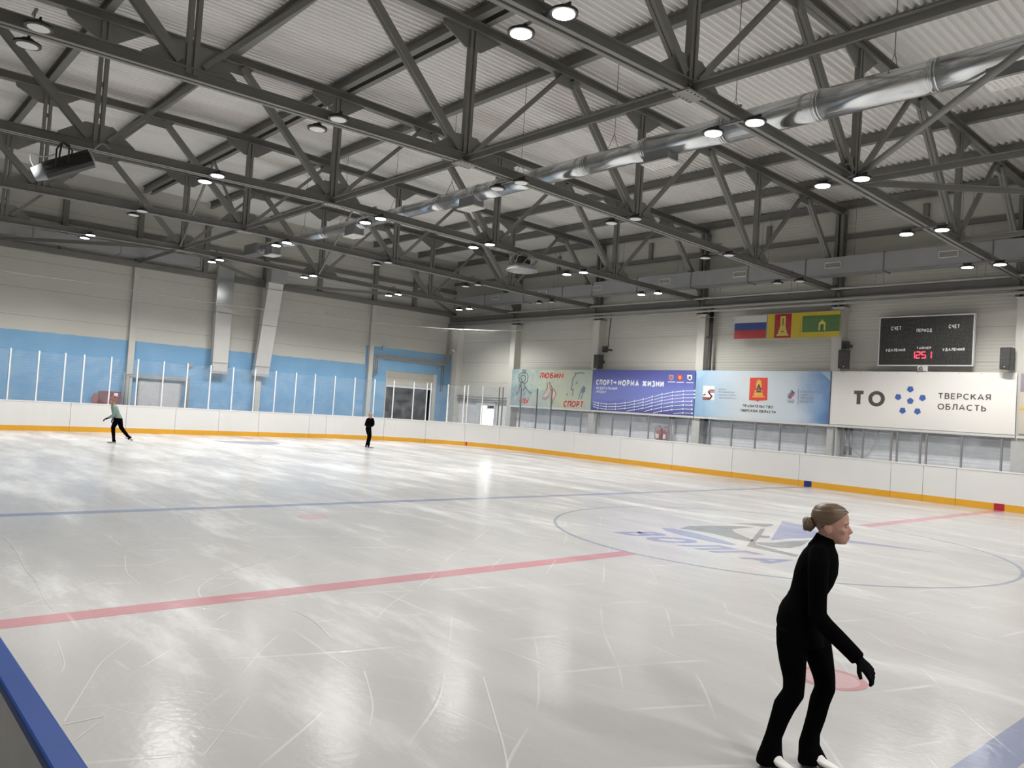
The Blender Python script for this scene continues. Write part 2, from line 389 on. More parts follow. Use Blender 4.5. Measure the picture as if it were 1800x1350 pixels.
# ------------------------------------------------------------------ mesh helpers
class MB:
    def __init__(s): s.bm = bmesh.new()
    def box(s, x0, x1, y0, y1, z0, z1):
        v = [s.bm.verts.new(c) for c in ((x0,y0,z0),(x1,y0,z0),(x1,y1,z0),(x0,y1,z0),(x0,y0,z1),(x1,y0,z1),(x1,y1,z1),(x0,y1,z1))]
        for f in ((3,2,1,0),(4,5,6,7),(0,1,5,4),(1,2,6,5),(2,3,7,6),(3,0,4,7)): s.bm.faces.new([v[i] for i in f])
        return s
    def beam(s, p, q, w, h, up=(0,0,1), ow=0.0, oh=0.0):
        """straight bar p->q, width w along the side axis, height h along the up axis; ow / oh shift it sideways / up"""
        p, q, up = Vector(p), Vector(q), Vector(up)
        d = (q - p).normalized(); a = d.cross(up)
        if a.length < 1e-6: a = d.cross(Vector((1, 0, 0)))
        a.normalize(); b = a.cross(d).normalized()
        o = a * ow + b * oh
        r = []
        for c in (p, q):
            for sa, sb in ((-1,-1),(1,-1),(1,1),(-1,1)):
                r.append(s.bm.verts.new(c + o + a * (sa * w / 2) + b * (sb * h / 2)))
        for f in ((3,2,1,0),(4,5,6,7),(0,1,5,4),(1,2,6,5),(2,3,7,6),(3,0,4,7)): s.bm.faces.new([r[i] for i in f])
        return s
    def tube(s, pts, r, n=8, caps=True):
        pts = [Vector(p) for p in pts]
        rs = r if isinstance(r, (list, tuple)) else [r] * len(pts)
        rings = []; pa = None
        for i, p in enumerate(pts):
            d = (pts[min(i+1, len(pts)-1)] - pts[max(i-1, 0)]).normalized()
            a = d.cross(Vector((0,0,1))) if pa is None else pa - d * pa.dot(d)
            if a.length < 1e-4: a = d.cross(Vector((1,0,0)))
            a.normalize(); pa = a; b = d.cross(a)
            rings.append([s.bm.verts.new(p + (a * math.cos(2*PI*k/n) + b * math.sin(2*PI*k/n)) * rs[i]) for k in range(n)])
        s.skin(rings, caps)
        return s
    def skin(s, rings, caps=True):
        n = len(rings[0])
        for A, B in zip(rings, rings[1:]):
            for k in range(n):
                f = s.bm.faces.new((A[k], A[(k+1)%n], B[(k+1)%n], B[k])); f.smooth = True
        if caps:
            s.bm.faces.new(rings[0][::-1]); s.bm.faces.new(rings[-1])
    def loft(s, secs, n=18, pw=1.0):
        """closed body from cross sections (centre, axis a, axis b)"""
        rings = []
        for c, a, b in secs:
            c, a, b = Vector(c), Vector(a), Vector(b)
            rings.append([s.bm.verts.new(c + a * math.cos(2*PI*k/n) + b * math.sin(2*PI*k/n)) for k in range(n)])
        s.skin(rings)
        return s
    def ball(s, c, r, seg=14):
        c = Vector(c); r = Vector(r) if not isinstance(r, (int, float)) else Vector((r, r, r))
        mt = Matrix.Translation(c) @ Matrix.Diagonal((*r, 1))
        g = bmesh.ops.create_uvsphere(s.bm, u_segments=seg, v_segments=max(6, seg*2//3), radius=1, matrix=mt)
        for v in g['verts']:
            for f in v.link_faces: f.smooth = True
        return s
    def disc(s, c, r, h, n=24, axis=2, r2=None):
        """short solid cylinder / cone, base at c, along the axis"""
        c = Vector(c); r2 = r if r2 is None else r2
        ax = [Vector((1,0,0)), Vector((0,1,0)), Vector((0,0,1))]
        d = ax[axis]; a = ax[(axis+1)%3]; b = ax[(axis+2)%3]
        rings = [[s.bm.verts.new(c + d*t + (a*math.cos(2*PI*k/n) + b*math.sin(2*PI*k/n))*q) for k in range(n)] for t, q in ((0, r), (h, r2))]
        s.skin(rings)
        return s
    def poly(s, pts, t):
        """flat plate: polygon points, thickened by vector t"""
        t = Vector(t)
        A = [s.bm.verts.new(Vector(p)) for p in pts]; B = [s.bm.verts.new(Vector(p) + t) for p in pts]
        n = len(A)
        s.bm.faces.new(A[::-1]); s.bm.faces.new(B)
        for k in range(n): s.bm.faces.new((A[k], A[(k+1)%n], B[(k+1)%n], B[k]))
        return s
    def build(s, name, m, parent=None, smooth=False):
        bmesh.ops.recalc_face_normals(s.bm, faces=s.bm.faces[:])
        me = bpy.data.meshes.new(name); s.bm.to_mesh(me); s.bm.free()
        if smooth:
            for f in me.polygons: f.use_smooth = True
        me.materials.append(M[m] if isinstance(m, str) else m)
        o = bpy.data.objects.new(name, me); COL.objects.link(o)
        if parent is not None:
            o.parent = parent
        return o

def tag(o, label, cat, group=None, kind=None):
    o['label'] = label; o['category'] = cat
    if group: o['group'] = group
    if kind: o['kind'] = kind
    return o
def struct(o, label=None, cat=None):
    o['kind'] = 'structure'
    if label: o['label'] = label; o['category'] = cat
    return o
def thing(name, label, cat, loc=(0,0,0), rz=0.0, group=None):
    o = bpy.data.objects.new(name, None); COL.objects.link(o)
    o.empty_display_size = 0.2
    o.location = loc; o.rotation_euler = (0, 0, rz)
    return tag(o, label, cat, group)
def dup(root, loc, label, rz=None):
    r = root.copy(); COL.objects.link(r); r.location = loc
    if rz is not None: r.rotation_euler = (0, 0, rz)
    r['label'] = label
    for ch in list(root.children):
        c = ch.copy(); COL.objects.link(c); c.parent = r
        for g in ch.children:
            d = g.copy(); COL.objects.link(d); d.parent = c
    return r
ORD = ['first','second','third','fourth','fifth','sixth','seventh','eighth','ninth','tenth','eleventh','twelfth','thirteenth','fourteenth','fifteenth',
       'sixteenth','seventeenth','eighteenth','nineteenth','twentieth','twenty-first','twenty-second','twenty-third','twenty-fourth','twenty-fifth',
       'twenty-sixth','twenty-seventh','twenty-eighth','twenty-ninth','thirtieth','thirty-first','thirty-second','thirty-third','thirty-fourth','thirty-fifth']

def _arc(cx, cy, rx, ry, a0, a1, n=12):
    return [(cx + rx*math.cos((a0+(a1-a0)*k/n)*PI/180), cy + ry*math.sin((a0+(a1-a0)*k/n)*PI/180)) for k in range(n+1)]
_soft = [(0,1),(0,0),(.28,0)] + _arc(.28,.29,.28,.29,-90,90) + [(0,.58)]
GLYPH = {      # letters as pen strokes on a cap height of 1
 'А': (.80, [[(0,0),(.4,1),(.8,0)], [(.13,.30),(.67,.30)]]), 'Б': (.60, [[(.56,1),(0,1),(0,0),(.32,0)] + _arc(.32,.29,.28,.29,-90,90) + [(0,.58)]]),
 'В': (.60, [[(0,.54),(0,1),(.3,1)] + _arc(.3,.77,.25,.23,90,-90) + [(0,.54),(0,0),(.32,0)] + _arc(.32,.27,.28,.27,-90,90)]), 'Г': (.55, [[(0,0),(0,1),(.55,1)]]),
 'Д': (.84, [[(.1,0),(.22,.4),(.25,1),(.68,1),(.68,0)], [(0,-.2),(0,0),(.84,0),(.84,-.2)]]), 'Е': (.56, [[(.56,1),(0,1),(0,0),(.56,0)], [(0,.52),(.5,.52)]]),
 'Ж': (1.04, [[(.52,0),(.52,1)], [(.02,1),(.42,.52),(0,0)], [(1.02,1),(.62,.52),(1.04,0)], [(.42,.52),(.62,.52)]]),
 'З': (.58, [_arc(.27,.76,.25,.24,155,-90), _arc(.27,.27,.30,.27,90,-155)]), 'И': (.70, [[(0,1),(0,0)], [(0,.06),(.7,.94)], [(.7,1),(.7,0)]]),
 'Й': (.70, [[(0,1),(0,0)], [(0,.06),(.7,.94)], [(.7,1),(.7,0)], [(.2,1.24),(.35,1.14),(.5,1.24)]]), 'К': (.64, [[(0,0),(0,1)], [(.62,1),(.04,.46)], [(.22,.62),(.66,0)]]),
 'Л': (.72, [[(0,.02),(.1,.06),(.19,.35),(.23,1),(.72,1),(.72,0)]]), 'М': (.88, [[(0,0),(.05,1),(.44,.28),(.83,1),(.88,0)]]),
 'Н': (.70, [[(0,0),(0,1)], [(.7,0),(.7,1)], [(0,.52),(.7,.52)]]), 'О': (.90, [_arc(.45,.5,.45,.5,0,360,28)]), 'П': (.70, [[(0,0),(0,1),(.7,1),(.7,0)]]),
 'Р': (.58, [[(0,0),(0,1),(.3,1)] + _arc(.3,.72,.28,.28,90,-90) + [(0,.44)]]), 'С': (.76, [_arc(.43,.5,.43,.5,48,312,20)]), 'Т': (.70, [[(0,1),(.7,1)], [(.35,1),(.35,0)]]),
 'У': (.70, [[(0,1),(.37,.34)], [(.7,1),(.3,.1),(.2,0),(.06,0)]]), 'Ф': (.92, [[(.46,-.05),(.46,1.05)], _arc(.46,.52,.43,.33,0,360,24)]),
 'Ч': (.60, [[(0,1),(0,.62),(.08,.46),(.25,.40),(.6,.5)], [(.6,1),(.6,0)]]), 'Ы': (.86, [_soft, [(.84,0),(.84,1)]]), 'Ь': (.56, [_soft]),
 'Ю': (1.08, [[(0,0),(0,1)], [(0,.52),(.26,.52)], _arc(.66,.5,.40,.5,0,360,24)]), 'Я': (.62, [[(.62,0),(.62,1),(.3,1)] + _arc(.3,.71,.28,.29,90,270) + [(.62,.42)], [(.34,.42),(.02,0)]]), ' ': (.28, [])}
def text(s, size, frame, uv, m, parent, name='lettering', bold=0.0, shear=0.0, width=None, height=None, off=0.004, align='LEFT', rot=0.0):
    """lettering as flat faces. frame = (origin, x axis, y axis, normal); uv = start of the baseline, in metres; bold widens the pen"""
    pen = 0.145 + bold*2.2
    polys, x = [], 0.0
    for ch in s:
        wd, st = GLYPH[ch]
        for P in st:
            Q = [(x + a*(1-pen) + pen/2, c*(1-pen) + pen/2) for a, c in P]
            closed = len(Q) > 8 and abs(Q[0][0]-Q[-1][0]) + abs(Q[0][1]-Q[-1][1]) < 1e-6
            polys.append(stroke([Q[-2]] + Q + [Q[1]], pen)[1:-1] if closed else stroke(Q, pen))
        x += wd*(1-pen) + pen + (0.17 if wd > .3 else 0.1)
    tot = x - 0.17
    sx, sy = width/tot, height
    O, X, Y, Z = [Vector(q) for q in frame]
    cr, sr = math.cos(rot), math.sin(rot)
    mb = MB()
    for i, P in enumerate([q for grp in polys for q in grp]):
        vs = []
        for a, c in P:
            a2, c2 = a*sx + c*shear*sy, c*sy
            a2, c2 = a2*cr - c2*sr, a2*sr + c2*cr
            vs.append(mb.bm.verts.new(O + X*(uv[0]+a2) + Y*(uv[1]+c2) + Z*(off + 0.00012*(i % 7))))
        f = mb.bm.faces.new(vs)
        f.normal_update()
        if f.normal.dot(Z) < 0: f.normal_flip()
    me = bpy.data.meshes.new(name); mb.bm.to_mesh(me); mb.bm.free()
    me.materials.append(M[m] if isinstance(m, str) else m)
    o = bpy.data.objects.new(name, me); COL.objects.link(o); o.parent = parent
    return o
def flat(polys, frame, m, parent, name, off=0.004, t=0.002):
    O, X, Y, Z = [Vector(q) for q in frame]
    mb = MB()
    for P in polys: mb.poly([O + X*u + Y*v + Z*off for u, v in P], Z * t)
    return mb.build(name, m, parent)
def stroke(pts, wdt):
    """polyline -> mitred quads that share their ends"""
    P = [Vector((p[0], p[1])) for p in pts]
    P = [p for i, p in enumerate(P) if i == 0 or (p - P[i-1]).length > 1e-6]
    side = []
    for i, p in enumerate(P):
        d0 = (p - P[i-1]).normalized() if i else (P[1] - P[0]).normalized()
        d1 = (P[i+1] - p).normalized() if i < len(P)-1 else d0
        n0, n1 = Vector((-d0.y, d0.x)), Vector((-d1.y, d1.x))
        n = n0 + n1
        n = n0 if n.length < 0.3 else n.normalized()
        k = min(1.6, 1.0 / max(0.4, n.dot(n0)))
        side.append(n * (wdt/2*k))
    return [[tuple(a+u), tuple(a-u), tuple(b-v), tuple(b+v)] for a, b, u, v in zip(P, P[1:], side, side[1:])]
def ring2(cx, cy, r0, r1, a0=0, a1=2*PI, n=64):
    q = []
    for k in range(n):
        t0 = a0 + (a1-a0)*k/n; t1 = a0 + (a1-a0)*(k+1)/n
        q.append([(cx+r0*math.cos(t0), cy+r0*math.sin(t0)), (cx+r1*math.cos(t0), cy+r1*math.sin(t0)), (cx+r1*math.cos(t1), cy+r1*math.sin(t1)), (cx+r0*math.cos(t1), cy+r0*math.sin(t1))])
    return q
def circ2(cx, cy, r, n=28, sy=1.0): return [(cx+r*math.cos(2*PI*k/n), cy+sy*r*math.sin(2*PI*k/n)) for k in range(n)]

# ================================================================== SETTING
XW, YS, YN, XB = 30.0, -15.0, 21.0, -30.0      # end wall, banner wall, near wall, back wall
HALL = 0.15                                       # trusses stand at 6k + HALL
def roof_under(y): return 10.45 - 0.018 * abs(y - 3.0)      # underside of the top chords
def chord_under(y):
    P = [(-15, 7.15), (-9, 7.22), (-3, 7.34), (3, 7.45), (9, 7.33), (15, 7.2), (21, 7.1)]
    for (a, za), (b, zb) in zip(P, P[1:]):
        if y <= b: return za + (zb - za) * (y - a) / (b - a)
    return 7.1

o = struct(MB().box(XB-0.2, XW+0.2, YS-0.2, YN+0.2, -0.25, -0.05).build('floor', mat('grey_concrete', (0.33, 0.32, 0.31), 0.7, 0, 0.15, 1.0)), 'grey concrete floor around the ice', 'floor')
# walls
o = struct(MB().box(XB, XW, YS-0.2, YS, -0.05, 11.2).build('wall_side', 'wall_side'), 'cream ribbed panel wall behind the four banners', 'wall')
mb = MB()
mb.box(XW, XW+0.2, -10.55, YN, -0.05, 11.2); mb.box(XW, XW+0.2, YS, -13.75, -0.05, 11.2); mb.box(XW, XW+0.2, -13.75, -10.55, 3.78, 11.2)
struct(mb.build('wall_end', 'wall_end'), 'cream panel wall painted light blue below, behind the far end boards', 'wall')
struct(MB().box(XB, XW, YN, YN+0.2, -0.05, 11.2).build('wall_near', 'wall'), 'panel wall behind the camera', 'wall')
struct(MB().box(XB-0.2, XB, YS, YN, -0.05, 11.2).build('wall_back', 'wall'), 'panel wall at the other end of the hall', 'wall')
# corrugated roof sheet, flutes run across the hall
mb = MB()
PITCH_R, DEEP = 0.1875, 0.085
xs = []
x = XB
while x < XW:
    xs += [(x, 0), (x + 0.05, 0), (x + 0.085, DEEP), (x + 0.155, DEEP)]
    x += PITCH_R
xs.append((XW, 0))
rows = []
for y in (YS, 3.0, YN):
    z = roof_under(y) + 0.52
    rows.append([mb.bm.verts.new((a, y, z + h)) for a, h in xs])
for A, B in zip(rows, rows[1:]):
    for k in range(len(A)-1): mb.bm.faces.new((A[k], A[k+1], B[k+1], B[k]))
struct(mb.build('ceiling', 'ceiling'), 'white corrugated metal roof sheet above the steel trusses', 'ceiling')
struct(MB().box(XB-.2, XW+.2, YS-.2, YN+.2, 11.2, 11.4).build('roof_slab', 'wall'), 'flat insulation deck over the corrugated sheet', 'roof')

# columns of the two walls
for i, x in enumerate((24.0, 17.97, 11.95, 5.99, 0.02)):
    mb = MB(); mb.box(x-0.19, x+0.19, YS, -14.56, -0.05, 6.62); mb.box(x-0.24, x+0.24, YS, -14.53, 6.58, 6.62)
    struct(mb.build('column', 'col_paint'), 'cream steel column on the banner wall, %s from the far corner' % ORD[i], 'column')
for i, y in enumerate((9.0, 3.0, -3.0, -9.35)):
    mb = MB(); mb.box(29.82, XW, y-0.11, y+0.11, -0.05, 7.3); mb.box(29.78, 29.84, y-0.13, y+0.13, -0.05, 7.3)
    struct(mb.build('column', 'col_paint'), 'narrow cream column on the blue end wall, %s from the left' % ORD[i], 'column')
mb = MB(); mb.box(28.9, 29.35, YS, -14.6, -0.05, 6.6)
struct(mb.build('column', 'col_paint'), 'cream column in the far corner beside the roller door', 'column')
# dark steel beams and girts along the walls
struct(MB().box(XB, XW, -15.0, -14.72, 7.02, 7.26).build('trim_1', 'steel'), 'dark steel wall beam above the pipes on the banner wall', 'beam')
struct(MB().box(29.74, XW, YS, YN, 7.32, 7.55).build('trim_2', 'steel'), 'dark steel beam across the end wall', 'beam')
struct(MB().box(XB, XW, -15.0, -14.88, 9.22, 9.38).build('trim_3', 'steel'), 'dark girt high on the banner wall under the roof', 'beam')
struct(MB().box(29.88, XW, YS, YN, 8.72, 8.9).build('trim_4', 'steel'), 'dark girt high on the end wall under the roof', 'beam')
struct(MB().box(29.8, XW, YS, YN, 9.9, 10.15).build('trim_5', 'steel'), 'dark top beam of the end wall frame', 'beam')
k = 0
for x in (24.15, 18.15, 12.15, 6.15, 0.15):
    mb = MB(); mb.box(x-0.16, x-0.04, -14.98, -14.66, 6.62, roof_under(-15)); mb.box(x+0.04, x+0.16, -14.98, -14.66, 6.62, roof_under(-15)); mb.box(x-0.16, x+0.16, -14.84, -14.8, 6.62, roof_under(-15))
    struct(mb.build('trim_%d' % (6+k), 'steel'), 'dark steel post between column and roof, %s from the far corner' % ORD[k], 'post'); k += 1
for i, y in enumerate((9.0, 6.0, 3.0, 0.0, -3.0, -6.0, -9.35, -12.0)):
    mb = MB(); mb.box(29.8, 29.98, y-0.11, y+0.11, 7.5, 10.0)
    struct(mb.build('trim_%d' % (11+i), 'steel'), 'dark steel post high on the end wall, %s from the left' % ORD[i], 'post')
for i, x in enumerate((21.2, 15.2, 9.2, 3.2)):
    mb = MB(); mb.box(x-0.09, x+0.09, -14.98, -14.86, 9.38, roof_under(-15))
    struct(mb.build('trim_%d' % (19+i), 'steel'), 'short dark post over the high girt of the banner wall, %s from the far corner' % ORD[i], 'post')

# ------------------------------------------------------------------ ice and its markings
HW, XE, RC = 13.0, 27.6, 7.3
CX, CY = XE - RC, HW - RC
def outline(off=0.0, n=24, x_min=-14.0):
    """rink outline from the far banner side round the end to the near side, inner face moved out by off"""
    P = [(x_min, -HW - off)]
    P += [(CX + (RC+off) * math.cos(a), -CY + (RC+off) * math.sin(a)) for a in [(-90 + 90*k/n) * PI/180 for k in range(n+1)]]
    P += [(CX + (RC+off) * math.cos(a), CY + (RC+off) * math.sin(a)) for a in [(90*k/n) * PI/180 for k in range(n+1)]]
    P += [(x_min, HW + off)]
    return P
ice = MB().poly([(x, y, -0.05) for x, y in outline(-0.012)], (0, 0, 0.05)).build('ice_floor', 'ice')
tag(ice, 'scratched white skating ice with painted hockey lines', 'ice', None, 'structure')
ICE = ((0, 0, 0.0), (1, 0, 0), (0, 1, 0), (0, 0, 1))
def paint(polys, m, name, lvl=1): return flat(polys, ICE, m, ice, name, 0.0006 * lvl, 0.0006)
YI = HW - 0.02
RR = 3.98
paint([[(-0.14, -YI), (0.14, -YI), (0.14, -RR), (-0.14, -RR)], [(-0.14, RR), (0.14, RR), (0.14, YI-0.15), (-0.14, YI-0.15)]], 'ice_red', 'red_center_line')
for x in (6.0, -6.0):
    h = 0.13
    paint([[(x-h, -YI), (x+h, -YI), (x+h, YI-0.15), (x-h, YI-0.15)]], 'ice_blue', 'blue_line')
paint(ring2(0, 0, RR-0.028, RR+0.028, n=120), 'ice_ring', 'center_circle', 2)
for x, y in ((4.6, -6.9), (4.6, 6.9), (-4.6, 6.95), (-4.6, -6.9)):
    if x > 0: paint([circ2(x, y, 0.27)], 'ice_red_faint', 'faceoff_spot')
    else:
        paint([circ2(x, y, 0.27)], 'ice_red_faint', 'faceoff_spot'); paint(ring2(x, y, 0.23, 0.29, n=40), 'ice_red', 'faceoff_spot_rim', 2)
for y in (-6.2, 6.2): paint(ring2(18.3, y, 4.0, 4.045, n=110), 'ice_faint', 'faceoff_circle')
paint([[(23.9, -11.9), (23.95, -11.9), (23.95, 11.9), (23.9, 11.9)]], 'ice_red_faint', 'goal_line')
paint([[(23.9, -1.35), (23.9, 1.35)] + [(23.9 - 1.75*math.sin(a), 1.35*math.cos(a)) for a in [PI*k/20 for k in range(1, 20)]]], 'ice_blue', 'goal_crease', 2)
paint(ring2(0, -YI, 2.66, 2.70, 0.02, PI-0.02, 60), 'ice_red_faint', 'referee_crease')
# print in the centre circle: word and a sailing ship with waves
GR = [[(1.32,.93),(1.46,.44),(1.32,-.11),(1.07,-.74),(.85,-.97),(.87,-.54),(.87,-.14),(.6,.18),(.23,.44),(-.11,.68),(-.17,.88),(.14,.9),(.72,.79),(1.1,.84)],
      [(1.4,-.91),(1.15,-1.48),(.98,-1.88),(.84,-1.63),(.77,-1.21),(.92,-1.21),(1.08,-1.17)],
      [(.68,-.89),(.64,-1.0),(.16,-.02),(.03,-.13),(-.09,.13),(.03,.26),(-.27,.92),(-.43,1.11),(-1.31,1.32),(-1.39,1.54),(-.82,1.47),(-.42,1.42),(-.04,.62)],
      [(-.24,.9),(-.42,.51),(-.47,-.17),(-.56,-.53),(-.82,.31),(-.87,.79),(-.69,1.04),(-.4,1.0)]]
paint(GR, 'ice_grey', 'grey_ship_print', 2)
paint([[(1.17,-2.61),(.62,-2.46),(-.11,-1.86),(-.48,-1.3),(-.39,-.69),(-.26,-.21),(-.24,.33)], [(-.6,-1.3),(-1.34,-1.55),(-2.3,-1.75),(-1.2,-1.2),(-.72,-.8)]], 'ice_lilac', 'lilac_sail_print', 2)
paint([[(1.48,1.29),(1.34,1.1),(.83,1.12),(.19,1.27),(-.25,1.46),(-.24,1.6),(.18,1.68),(.83,1.61),(1.23,1.49)]], 'ice_blue', 'blue_wave_print', 2)
text('ВОЛГА', 1.0, ((1.52, 2.68, 0.0012), (-1, 0, 0), (0, -1, 0), (0, 0, 1)), (0, 0), 'ice_lilac', ice, 'ice_lettering', 0.035, 0.35, 3.0, 0.82, 0.0)
# skate tracks: thin ploughed curves
TR = [[(4.34,11.50),(3.30,11.51),(2.12,11.60),(1.40,11.62),(0.67,11.69),(0.23,11.70)], [(2.47,10.50),(1.57,10.73),(1.14,10.78),(0.86,10.78)], [(1.56,9.12),(1.14,9.77),(0.65,10.23),(0.39,10.37),(0.16,10.43)], [(-0.66,11.86),(-1.23,11.93),(-1.47,12.00)], [(-0.90,11.37),(-1.16,11.57),(-1.40,11.73),(-1.72,11.88),(-2.03,12.02),(-2.36,12.17)], [(-2.40,12.18),(-2.39,11.96)], [(-2.67,12.18),(-2.45,11.99)], [(-0.68,9.87),(-1.07,9.85),(-1.66,9.98)], [(-3.07,9.45),(-3.71,9.88),(-4.07,10.12),(-4.33,10.31)], [(-3.25,11.66),(-2.91,11.38),(-2.54,11.09)], [(8.09,8.72),(6.15,8.76),(4.53,9.04)], [(-3.38,10.65),(-3.07,10.44),(-2.50,10.16)]]
def smooth(P, n=10):
    out = []
    for i in range(len(P)-1):
        p0, p1, p2, p3 = P[max(i-1,0)], P[i], P[i+1], P[min(i+2,len(P)-1)]
        for k in range(n):
            t = k/n
            out.append(tuple(0.5*((2*b)+(c-a)*t+(2*a-5*b+4*c-d)*t*t+(3*b-a-3*c+d)*t**3) for a, b, c, d in zip(p0, p1, p2, p3)))
    out.append(tuple(P[-1])); return out
for i, t in enumerate(TR): paint(stroke(smooth(t), 0.008 + 0.003*(i % 3)), 'ice_scratch', 'skate_track', 3)

# ------------------------------------------------------------------ dasher boards
def board_path(kind, a, b, n=8):
    if kind == 'side': return [(a + (b-a)*k/1, -HW) for k in (0, 1)], [(0, -1)]*2
    if kind == 'end': return [(XE, a), (XE, b)], [(1, 0)]*2
    s = -1 if kind == 'arc' else 1
    P, Nn = [], []
    for k in range(n+1):
        t = (a + (b-a)*k/n) * PI/180
        P.append((CX + RC*math.cos(t), s*CY + RC*math.sin(t))); Nn.append((math.cos(t), math.sin(t)))
    return P, Nn
def wallstrip(mb, P, Nn, d0, d1, z0, z1):
    A = [[mb.bm.verts.new((x + nx*d, y + ny*d, z)) for d, z in ((d0, z0), (d1, z0), (d1, z1), (d0, z1))] for (x, y), (nx, ny) in zip(P, Nn)]
    for r, q in zip(A, A[1:]):
        for k in range(4): mb.bm.faces.new((r[k], r[(k+1)%4], q[(k+1)%4], q[k]))
    mb.bm.faces.new(A[0]); mb.bm.faces.new(A[-1][::-1])
def board(kind, a, b, label, marks=()):
    P, Nn = board_path(kind, a, b)
    g = 0.006
    def trim(P):     # small open joint at both ends
        Q = [Vector(p) for p in P]
        Q[0] += (Q[1]-Q[0]).normalized()*g; Q[-1] += (Q[-2]-Q[-1]).normalized()*g
        return [tuple(q) for q in Q]
    T = trim(P)
    c = P[len(P)//2]
    t = thing('dasher_board', label, 'rink boards', (0, 0, 0), 0, 'white rink boards')
    mb = MB(); wallstrip(mb, T, Nn, 0.0, 0.10, 0.0, 1.135); mb.build('board_panel', 'board', t)
    mb = MB(); wallstrip(mb, T, Nn, -0.008, 0.0, 0.0, 0.205); mb.build('kick_plate', 'kick', t)
    mb = MB(); wallstrip(mb, P, Nn, -0.012, 0.115, 1.135, 1.17); mb.build('cap_rail', 'cap_white', t)
    for kk, aa, bb, mm, nm in marks:
        Pm, Nm = board_path(kk, aa, bb, 3)
        mb = MB(); wallstrip(mb, Pm, Nm, -0.0105, -0.006, 0.004, 0.207); mb.build(nm, mm, t)
    return t
SIDE = [20.3, 17.5, 14.7, 11.9, 9.1, 6.36, 3.17, 2.17, 1.2, -1.6, -4.4, -7.2, -10.0, -12.8]
for i, (b, a) in enumerate(zip(SIDE, SIDE[1:])):
    mk = []
    if a < 6.0 < b: mk = [('side', 5.86, 6.14, 'mark_blue', 'blue_line_mark')]
    if a < 0.0 < b: mk = [('side', -0.14, 0.14, 'mark_red', 'red_line_mark')]
    ex = ' with the blue line mark' if mk and b > 5 else (' with the red line mark' if mk else '')
    board('side', a, b, 'white board%s under the banners, %s from the corner curve' % (ex, ORD[i]), mk)
ARC = [0, -24, -41, -57.4, -73, -90]
for i, (b, a) in enumerate(zip(ARC, ARC[1:])):
    board('arc', a, b, 'curved white rink board in the far corner, %s from the left' % ORD[i], [('arc', -58.75, -58.05, 'mark_red', 'goal_line_mark')] if i == 3 else [])
END = [5.7, 3.6, 1.6, -0.31, -2.19, -4.78, -5.7]
for i, (a, b) in enumerate(zip(END, END[1:])):
    board('end', a, b, 'straight white rink board below the blue end wall, %s from the left' % ORD[i])
ARC2 = [0, 22, 45, 68]
for i, (a, b) in enumerate(zip(ARC2, ARC2[1:])):
    board('arc2', a, b, 'curved white rink board at the left photo edge, %s from the end wall' % ORD[i])
# the near board with the blue cap
nb = thing('dasher_board', 'near rink board with a wide blue cap rail at the bottom left', 'rink boards', (0,0,0), 0, None)
mb = MB(); mb.box(-13.0, 8.0, 12.90, 12.925, -0.05, 1.085); mb.build('board_panel', 'board', nb)
mb = MB(); mb.box(-13.0, 8.0, 12.925, 12.932, -0.05, 1.083); mb.build('back_sheet', 'board_back', nb)
mb = MB(); mb.box(-13.0, 8.0, 12.885, 12.90, -0.05, 0.205); mb.build('kick_plate', 'kick', nb)
mb = MB(); mb.box(-13.0, 8.0, 12.865, 12.942, 1.085, 1.12)
c = mb.build('cap_rail', 'cap_blue', nb)
bv = c.modifiers.new('soft_edge', 'BEVEL'); bv.width = 0.008; bv.segments = 2

# ------------------------------------------------------------------ shields above the boards
def post(x, y, nx, ny, z1, label, m='alu', grp=None):
    mb = MB(); px, py = x + nx*0.05, y + ny*0.05
    t = Vector((-ny, nx, 0)); n3 = Vector((nx, ny, 0)); c = Vector((px, py, 0))
    v = []
    for z in (1.172, z1):
        for a, b in ((-1,-1),(1,-1),(1,1),(-1,1)): v.append(mb.bm.verts.new(c + t*(a*0.025) + n3*(b*0.03) + Vector((0,0,z))))
    for f in ((3,2,1,0),(4,5,6,7),(0,1,5,4),(1,2,6,5),(2,3,7,6),(3,0,4,7)): mb.bm.faces.new([v[i] for i in f])
    # glazing slot down both sides
    for a in (-1, 1):
        q = [c + t*(a*0.0255) + n3*(b*0.009) + Vector((0,0,z)) for b, z in ((-1,1.19),(1,1.19),(1,z1-0.01),(-1,z1-0.01))]
        mb.poly(q, t*(a*0.003))
    return tag(mb.build('shield_post', m), label, 'post', grp)
def pane(p, q, np_, nq, z1, label, grp):
    mb = MB()
    a = Vector((p[0]+np_[0]*0.05, p[1]+np_[1]*0.05, 0)); b = Vector((q[0]+nq[0]*0.05, q[1]+nq[1]*0.05, 0))
    d = (b-a).normalized(); a += d*0.036; b -= d*0.036
    n = Vector((d.y, -d.x, 0))
    mb.poly([a + Vector((0,0,1.18)), b + Vector((0,0,1.18)), b + Vector((0,0,z1)), a + Vector((0,0,z1))], n*0.012)
    return tag(mb.build('plexiglass_shield', 'glass'), label, 'shield', grp)
ys = [5.35, 4.33, 3.29, 2.24, 1.23, .21, -.83, -1.87, -2.89, -3.93, -4.94]
tall = []
for t in (34.0, 26.0, 18.0, 10.0, 2.6): tall.append((CX + RC*math.cos(t*PI/180), CY + RC*math.sin(t*PI/180), math.cos(t*PI/180), math.sin(t*PI/180)))
tall = [q for q in tall]
tall += [(XE, y, 1, 0) for y in ys[:]]
for t in (-2.6, -11, -19.2, -27.0, -35.1, -40.5, -42.1, -49.2, -56.1, -57.6, -64.1, -71.4, -73.1, -81.9): tall.append((CX + RC*math.cos(t*PI/180), -CY + RC*math.sin(t*PI/180), math.cos(t*PI/180), math.sin(t*PI/180)))
